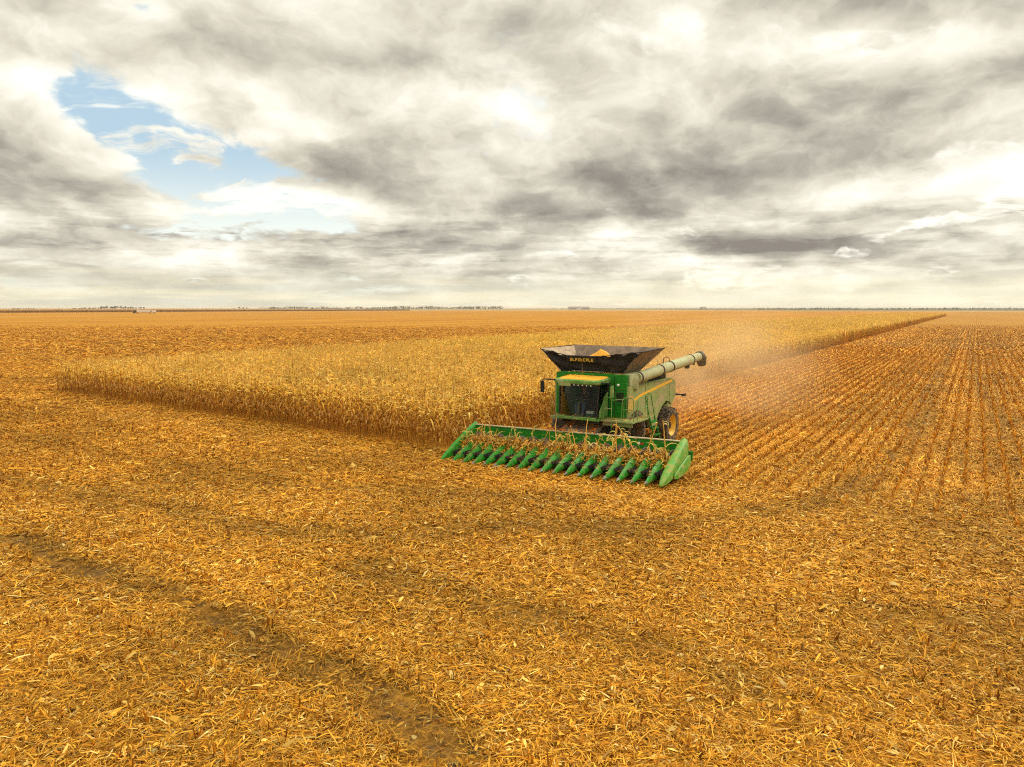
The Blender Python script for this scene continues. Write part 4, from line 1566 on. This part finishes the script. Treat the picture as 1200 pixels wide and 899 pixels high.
def build_trash():
    NR, SP = 18, .512
    half = NR * SP / 2
    for k in range(NR):
        xx = -half + (k + .5) * SP
        two = [caught_stalk(500 + k), caught_stalk(600 + k)]
        two[1] = (two[1][0] * .8 + np.array((.06, .10, 0)), two[1][1], two[1][2])
        V, F, C = join(two)
        big = {0: 1.0, 1: 1.0, 17: 1.15, 15: 1.2, 13: 1.25, 14: 1.0}.get(k, 1.0)
        o = mesh_np('cornstalk', V * big * 1.5, F, 'plant', C)
        o.location = head_pt((xx + rng.normal(0, .05), 1.35 + rng.uniform(-.1, .4), .33))
        o.rotation_euler = (0, 0, YAW)
        tag(o, 'torn cornstalk caught in the %s gap between snouts from the wide sunlit divider' % ORD[17 - k], 'cornstalk', 'cornstalks caught between the snouts')
    # leaves, husks and ears lying on the corn head and feeder
    P = []
    n = 9000
    X = rng.uniform(-half, half, n)
    Y = np.clip(rng.normal(1.72, .30, n), 1.1, 2.35)
    ph = np.abs(((X + half) / SP + .5) % 1 - .5) * 2          # 0 at a snout, 1 at a gap
    kk = rng.random(n) < np.where(Y < 1.45, .35 + .65 * (ph > .35), .75)
    X, Y, ph = X[kk], Y[kk], ph[kk]
    Z = np.where(Y < 1.9, .64 - .16 * (ph > .5) + rng.uniform(-.06, .16, len(X)), .5 + rng.uniform(0, .32, len(X))) - .5 * np.maximum(0, 1.4 - Y)
    pts = np.array([head_pt((a, b, c)) for a, b, c in zip(X, Y, Z)])
    n = len(pts)
    P.append(strips(pts, rng.uniform(0, 6.28, n), rng.uniform(.08, .32, n), rng.uniform(.018, .055, n), rng.normal(.15, .5, n), rng.normal(.1, .15, n), rng.normal(0, .6, n), pick_col(n, [10, 16, 8, 12, 1, 12, 4, 8, 1])))
    n = 700
    X = rng.uniform(-1.35, 1.1, n)
    Y = rng.uniform(2.42, 3.9, n)
    keep = (np.abs(X + .15) > .45) | (Y < 2.75) | (rng.random(n) < .15)
    X, Y = X[keep], Y[keep]
    inside = np.abs(X + .15) < .78
    Z = np.where(Y < 2.56, 1.24, np.where(inside, 1.07 + (Y - 2.55) * .279, .75 + rng.uniform(0, .35, len(X)))) + rng.uniform(0, .05, len(X))
    pts = np.array([world_pt((a, b, c)) for a, b, c in zip(X, Y, Z)])
    n = len(pts)
    cc = pick_col(n, [10, 4, 14, 2, 6, 10, 4, 1, 2]) * np.array((1., .72, .7))
    P.append(strips(pts, rng.uniform(0, 6.28, n), rng.uniform(.08, .3, n), rng.uniform(.02, .06, n), rng.normal(0, .3, n), rng.normal(.1, .15, n), rng.normal(0, .5, n), cc))
    # loose chaff on the snouts, the ledges and the platforms
    n = 420
    k = rng.integers(0, NR - 1, n)
    Y = rng.uniform(.25, 1.45, n)
    pts = np.array([head_pt((-half + (q + 1) * SP + rng.normal(0, .05), yy, .10 + .60 * (yy / 1.5) ** .85 + .015)) for q, yy in zip(k, Y)])
    P.append(strips(pts, rng.uniform(0, 6.28, n), rng.uniform(.05, .2, n), rng.uniform(.012, .03, n), rng.normal(.2, .3, n), rng.normal(.05, .1, n), rng.normal(0, .5, n), pick_col(n, [10, 14, 10, 10, 2, 10, 6, 4, 2])))
    sp_ = []
    for x0, x1, y0, y1, z, m_ in ((.75, 2.1, 3.5, 4.2, 1.69, 120), (1.62, 2.12, 4.2, 5.9, 1.67, 110), (-1.6, -1.1, 3.5, 4.2, 1.67, 50), (-1.0, .7, 3.06, 3.25, 1.79, 60), (-1.6, 1.4, 4.26, 4.55, 3.48, 90), (-1.1, .7, 3.2, 4.1, 3.40, 50)):
        sp_ += [(rng.uniform(x0, x1), rng.uniform(y0, y1), z + rng.uniform(0, .025)) for _ in range(m_)]
    pts = np.array([world_pt(q) for q in sp_])
    n = len(pts)
    P.append(strips(pts, rng.uniform(0, 6.28, n), rng.uniform(.04, .16, n), rng.uniform(.012, .03, n), rng.normal(0, .2, n), rng.normal(.05, .1, n), rng.normal(0, .5, n), pick_col(n, [10, 14, 10, 8, 2, 10, 6, 3, 3])))
    V, F, C = join(P)
    o = mesh_np('leaf_litter', V, F, 'straw', C)
    tag(o, 'dry corn leaves and husks heaped over the corn head and feeder of the combine', 'leaf litter', kind='stuff')


# ------------------------------------------------------------------ far things
def blobs(mb_list, r, cx, cy, cz, sx, sy, sz, n, size):
    """leaf clump faces spread through a crown's volume"""
    P = r.normal(0, 1, (n, 3))
    P /= np.linalg.norm(P, axis=1)[:, None]
    P *= (r.random(n) ** .4)[:, None]
    P = P * np.array((sx, sy, sz)) + np.array((cx, cy, cz))
    a = r.normal(0, 1, (n, 3)); a /= np.linalg.norm(a, axis=1)[:, None]
    b = np.cross(a, r.normal(0, 1, (n, 3))); b /= np.linalg.norm(b, axis=1)[:, None]
    s_ = (size * r.uniform(.5, 1.3, n))[:, None]
    V = np.stack([P - a * s_, P + b * s_ * .7, P + a * s_, P - b * s_ * .7], 1).reshape(-1, 3)
    V[:, 2] = np.maximum(V[:, 2], .3)
    mb_list.append((V, np.arange(4 * n).reshape(-1, 4)))


def pix_ground(px, D):
    """x of a far thing that stands D metres ahead, in the direction of picture column px"""
    return (px - 600) / 833.0 * D


def far_tree(px, D, h, w, mat, label, group=None, seed=0):
    r = np.random.default_rng(seed)
    x = pix_ground(px, D)
    root = empty('tree', (x, D, 0))
    tag(root, label, 'tree', group)
    tk = MB().tube([(0, 0, 0), (.1, 0, h * .35), (.0, 0, h * .7)], [h * .035, h * .025, h * .01], 6)
    for k in range(4):
        a = r.uniform(0, 6.28)
        tk.tube([(0, 0, h * .3), (math.cos(a) * w * .3, math.sin(a) * w * .3, h * .62)], [h * .015, h * .006], 5)
    tk.build('trunk', 'bark', root)
    L = []
    for k in range(5):
        a = r.uniform(0, 6.28)
        rr = r.uniform(0, .28) * w
        blobs(L, r, math.cos(a) * rr, math.sin(a) * rr, h * r.uniform(.45, .78), w * .26, w * .26, h * .2, 45, h * .07)
    n = 0
    VV, QQ = [], []
    for v, q in L:
        VV.append(v); QQ.append(q + n); n += len(v)
    mesh_np('crown', np.concatenate(VV), np.concatenate(QQ), mat, parent=root)


def build_far():
    # farmstead shelter belt on the left horizon
    r = np.random.default_rng(3)
    D = 2500
    groups = [(88, 122, 12, 6.5, 9), (120, 140, 8, 11, 15), (139, 172, 11, 9, 13)]
    words_ = ['low', 'tall', 'broad']
    for gi, (p0, p1, n, h0, h1) in enumerate(groups):
        for k in range(n):
            px = p0 + (p1 - p0) * (k + r.uniform(.2, .8)) / n
            h = r.uniform(h0, h1)
            if gi == 2: h *= 1.25 - .5 * k / n
            far_tree(px, D + r.uniform(-40, 40), h, h * r.uniform(.9, 1.3), 'far_leaf', '%s dark tree in the farmstead shelter belt behind the far truck' % words_[gi], 'trees of the %s part of the shelter belt' % words_[gi], 40 + gi * 20 + k)
    for k in range(9):
        px = 16 + 29 * (k + r.uniform(.2, .8)) / 9
        h = r.uniform(5.5, 8.5)
        far_tree(px, 2600 + r.uniform(-30, 30), h, h * 1.3, 'bare_twigs', 'pale bare tree of the small grove at the far left of the horizon', 'trees of the pale grove', 120 + k)
    for k, (px, h) in enumerate(((243, 5.5), (248, 5), (282, 13), (287, 11), (291, 9), (276, 6))):
        far_tree(px, 3000, h, h * 1.2, 'far_leaf', ['small dark tree at the left of a low pair on the horizon', 'small dark tree at the right of a low pair on the horizon', 'tallest dark tree of a horizon clump between shelter belt and treeline', 'middle dark tree of a horizon clump beside the tallest one', 'rightmost low tree of the horizon clump beside the tallest one', 'low tree just left of the tallest tree in the horizon clump'][k], 'scattered horizon trees', 140 + k)
    for k, (px, h, nm) in enumerate(((1064, 9, 'slender'), (1078, 7, 'small'), (1119, 8, 'narrow'), (1137, 8.5, 'upright'), (1180, 9, 'round'), (1176, 6.5, 'low'), (1109, 5.5, 'tiny'))):
        far_tree(px, 2300, h, h * (.75 if nm != 'round' else 1.2), 'far_leaf', '%s lone tree on the horizon above the rows of stubble' % nm, 'lone trees on the right horizon', 160 + k)
    # long far-off woods, one mass each side
    L = []
    def belt(p0, p1, D, h0, h1, n):
        for k in range(n):
            u = (k + r.random()) / n
            px = p0 + (p1 - p0) * u
            h = h0 + (h1 - h0) * vnoise(np.array([px / 9.]), np.array([D]), 1., 30)[0] * r.uniform(.6, 1.)
            blobs(L, r, pix_ground(px, D), D + r.uniform(-60, 60), h * .5, h * .9, h * .9, h * .5, 14, h * .22)
    belt(310, 565, 3400, 7, 17, 260)
    belt(565, 900, 4200, 2.5, 7.5, 200)
    belt(880, 1290, 2500, 4.5, 8.5, 420)
    belt(-120, 310, 4200, 2, 6, 150)
    belt(545, 588, 3400, 11, 17, 40)
    n, VV, QQ = 0, [], []
    for v, q in L:
        VV.append(v); QQ.append(q + n); n += len(v)
    o = mesh_np('distant_woods', np.concatenate(VV), np.concatenate(QQ), 'far_leaf')
    tag(o, 'thin dark line of far-off woods along the whole horizon', 'woods', kind='stuff')

    # barns on the horizon
    def barn(px, D, w, d, h, rz, label, wall, cat='barn'):
        x = pix_ground(px, D)
        root = empty('barn', (x, D, 0), rz)
        tag(root, label, cat)
        MB().prism([(-d / 2, 0), (d / 2, 0), (d / 2, h * .62), (0, h * .95), (-d / 2, h * .62)], -w / 2, w / 2, 'x').build('wall', wall, root)
        rf = MB()
        for sg in (-1, 1):
            rf.sheet([(-w / 2 - .6, sg * (d / 2 + .7), h * .60), (w / 2 + .6, sg * (d / 2 + .7), h * .60), (w / 2 + .6, 0, h), (-w / 2 - .6, 0, h)], .2)
        rf.build('roof', 'far_roof', root)
        MB().box(-w * .12, w * .12, -d / 2 - .08, -d / 2 - .02, 0, h * .5).build('door', 'far_white', root)
    barn(678, 2900, 84, 26, 11.5, 0, 'long low grey barn on the horizon above the grain tank', 'far_wall')
    barn(823, 2600, 18, 14, 10.5, .1, 'small dark shed with a peaked roof on the horizon above the unloading auger', 'far_wall', 'shed')
    barn(161, 2440, 15, 10, 7.5, .1, 'small white farm building between trees of the shelter belt', 'far_white', 'farm building')
    barn(421, 3300, 14, 10, 9.0, 0, 'tiny white house in front of the long treeline', 'far_white', 'house')
    for k, (px, h) in enumerate(((557, 14), (564, 15), (571, 14))):
        b = MB().lathe([(0, 4.5), (h * .75, 4.5), (h * .97, .9), (h, .7)], 16, Matrix.Rotation(R(-90), 4, 'Y'))
        root = empty('grain_bin', (pix_ground(px, 3350), 3350, 0))
        tag(root, ['pale round grain bin on the horizon, first of three from the long treeline', 'pale round grain bin on the horizon, the middle one of three', 'pale round grain bin on the horizon, last of three away from the treeline'][k], 'grain bin', 'grain bins on the horizon')
        MB().lathe([(0, 4.5), (h * .72, 4.5)], 16, Matrix.Rotation(R(-90), 4, 'Y')).build('bin_wall', 'far_white', root, smooth=True)
        MB().lathe([(h * .721, 4.7), (h * .97, .9), (h, .7)], 16, Matrix.Rotation(R(-90), 4, 'Y')).build('bin_roof', 'far_wall', root, smooth=True)
    # far block of standing corn on the left
    n = 40000
    u = rng.random(n)
    e0, e1 = np.array((-760., 700.)), np.array((-250., 1750.))
    dirn = (e1 - e0)
    dep = 10 + rng.random(n) ** 2.2 * 900
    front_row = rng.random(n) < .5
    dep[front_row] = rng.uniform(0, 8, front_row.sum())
    bk = np.array((-dirn[1], dirn[0])) / np.linalg.norm(dirn)
    pts = e0 + dirn * u[:, None] + bk * dep[:, None]
    hgt = rng.uniform(1.6, 2.7, n)
    ww = rng.uniform(1.2, 3.2, n)
    a = rng.uniform(-.5, .5, n) + math.atan2(dirn[1], dirn[0])
    sx = np.stack([np.cos(a), np.sin(a)], 1) * (ww / 2)[:, None]
    z0 = np.zeros(n)
    V = np.stack([np.column_stack([pts - sx, z0]), np.column_stack([pts + sx, z0]), np.column_stack([pts + sx * .7, hgt]), np.column_stack([pts - sx * .7, hgt])], 1).reshape(-1, 3)
    C = np.repeat(pick_col(n, [12, 12, 6, 3, 1, 10, 4, 0, 0]) * .95, 4, 0)
    fr4 = np.repeat(front_row, 4)
    C[fr4] = np.array((.26, .12, .025)) * np.repeat(rng.uniform(.7, 1.3, (n, 1)), 4, 0)[fr4]  # brown lower stalks, with the shade of the edge put into the colour
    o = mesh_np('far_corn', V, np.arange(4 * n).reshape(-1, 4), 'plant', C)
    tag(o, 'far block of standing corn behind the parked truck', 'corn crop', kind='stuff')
    # grain truck parked far out on the stubble
    D = 800
    root = empty('grain_truck', (pix_ground(172.5, D), D, 0), .35)
    tag(root, 'white grain truck with a long hopper trailer parked far out on the field', 'truck')
    cab = MB().box(-11.3, -9.2, -1.2, 1.2, .7, 3.4).box(-12.6, -11.3, -1.0, 1.0, .7, 2.0).build('cab', 'tank_black', root, bevel=.1)
    MB().box(-11.33, -11.302, -1.0, 1.0, 2.1, 3.1).build('windshield', 'steel', cab)
    tr = MB()
    tr.prism([(-8.6, 1.9), (-8.6, 3.9), (5.0, 3.9), (5.0, 1.9), (2.8, 1.0), (1.4, 1.9), (-3.6, 1.9), (-5.0, 1.0), (-7.2, 1.9)], -1.3, 1.3, 'y')
    tr.build('trailer', 'far_white', root, bevel=.05)
    t2 = MB().prism([(6.6, 1.4), (6.2, 3.7), (10.8, 3.7), (10.4, 1.4), (8.5, 1.0)], -1.4, 1.4, 'y')
    t2.build('hopper', 'far_white', root, bevel=.05)
    fr = MB().box(-12, 11, -.5, .5, .75, .98)
    fr.build('frame', 'dark_metal', root)
    for xx in (-11.6, -8.4, -7.1, 3.6, 4.8, 9.0):
        w_ = MB()
        for sg in (-1, 1):
            w_.lathe([(sg * .85, .5), (sg * 1.2, .5)], 16, Matrix.Translation((xx, 0, .5)) @ Matrix.Rotation(R(90), 4, 'Z'))
        w_.build('wheel', 'rubber', root)


def build_clods():
    spots = [((-13.0, 17.9),   .075, 'dark dirt clod lying in the track at the left edge of the field'), ((-10.0, 21.1), .075, 'dark dirt clod lying alone left of the middle, up the field'),
             ((-7.55, 18.5), .085, 'dark dirt clod in the bare track below the corn edge'), ((4.55, 9.35), .06, 'dark dirt clod in a gap of the straw near the bottom of the field')]
    for i, ((x, y), rr, lab) in enumerate(spots):
        bm = bmesh.new()
        bmesh.ops.create_icosphere(bm, subdivisions=3, radius=1)
        r = np.random.default_rng(900 + i)
        for v in bm.verts:
            q = v.co
            k = 1 + .25 * math.sin(q.x * 4 + i) * math.cos(q.y * 5) + .12 * math.sin(q.z * 9 + q.x * 7) + r.normal(0, .03)
            v.co = Vector((q.x * k * 1.2, q.y * k, max(q.z * k * .6, -.35)))
        me = bpy.data.meshes.new('dirt_clod')
        bm.to_mesh(me)
        bm.free()
        me.materials.append(MATS['clod'])
        o = bpy.data.objects.new('dirt_clod', me)
        col.objects.link(o)
        o.scale = (rr,) * 3
        o.location = (x, y, rr * .3)
        tag(o, lab, 'dirt clod', 'dirt clods on the field')


# ------------------------------------------------------------------ air
def build_air():
    m = bpy.data.materials.new('haze_air')
    m.use_nodes = True
    t = NT(m.node_tree)
    out = t.n('ShaderNodeOutputMaterial')
    v = t.n('ShaderNodeVolumePrincipled')
    v.inputs['Color'].default_value = (.86, .84, .78, 1)
    v.inputs['Density'].default_value = .00010
    v.inputs['Anisotropy'].default_value = .2
    t.t.links.new(v.outputs[0], out.inputs['Volume'])
    MATS['haze_air'] = m
    o = MB().box(-17000, 17000, -17000, 17000, -1, 17).build('haze', 'haze_air')
    tag(o, kind='stuff')
    # dust thrown up behind the combine
    m = bpy.data.materials.new('dust_air')
    m.use_nodes = True
    t = NT(m.node_tree)
    out = t.n('ShaderNodeOutputMaterial')
    v = t.n('ShaderNodeVolumePrincipled')
    v.inputs['Color'].default_value = (.97, .72, .40, 1)
    v.inputs['Anisotropy'].default_value = .45
    pos = t.n('ShaderNodeTexCoord').outputs['Object']
    rr = t.v('LENGTH', pos)
    fall = t.sstep(rr, 1.0, .15)
    nz = t.noise(pos, 2.2, 3, .55)
    dn = t.m('MULTIPLY', t.m('MULTIPLY', fall, t.sstep(nz, .36, .64)), .11)
    t.put(v.inputs['Density'], dn)
    t.t.links.new(v.outputs[0], out.inputs['Volume'])
    MATS['dust_air'] = m
    bm = bmesh.new()
    bmesh.ops.create_icosphere(bm, subdivisions=3, radius=1)
    me = bpy.data.meshes.new('dust')
    bm.to_mesh(me)
    bm.free()
    me.materials.append(m)
    o = bpy.data.objects.new('dust', me)
    col.objects.link(o)
    o.location = world_pt((.6, 18.0, 2.6))
    o.scale = (8, 12, 5.6)
    o.rotation_euler = (0, 0, YAW)
    tag(o, 'pale dust hanging in the air behind the combine', 'dust', kind='stuff')


build_ground()
build_residue()
build_corn()
build_combine()
build_grain()
build_driver()
build_trash()
build_far()
build_clods()
build_air()
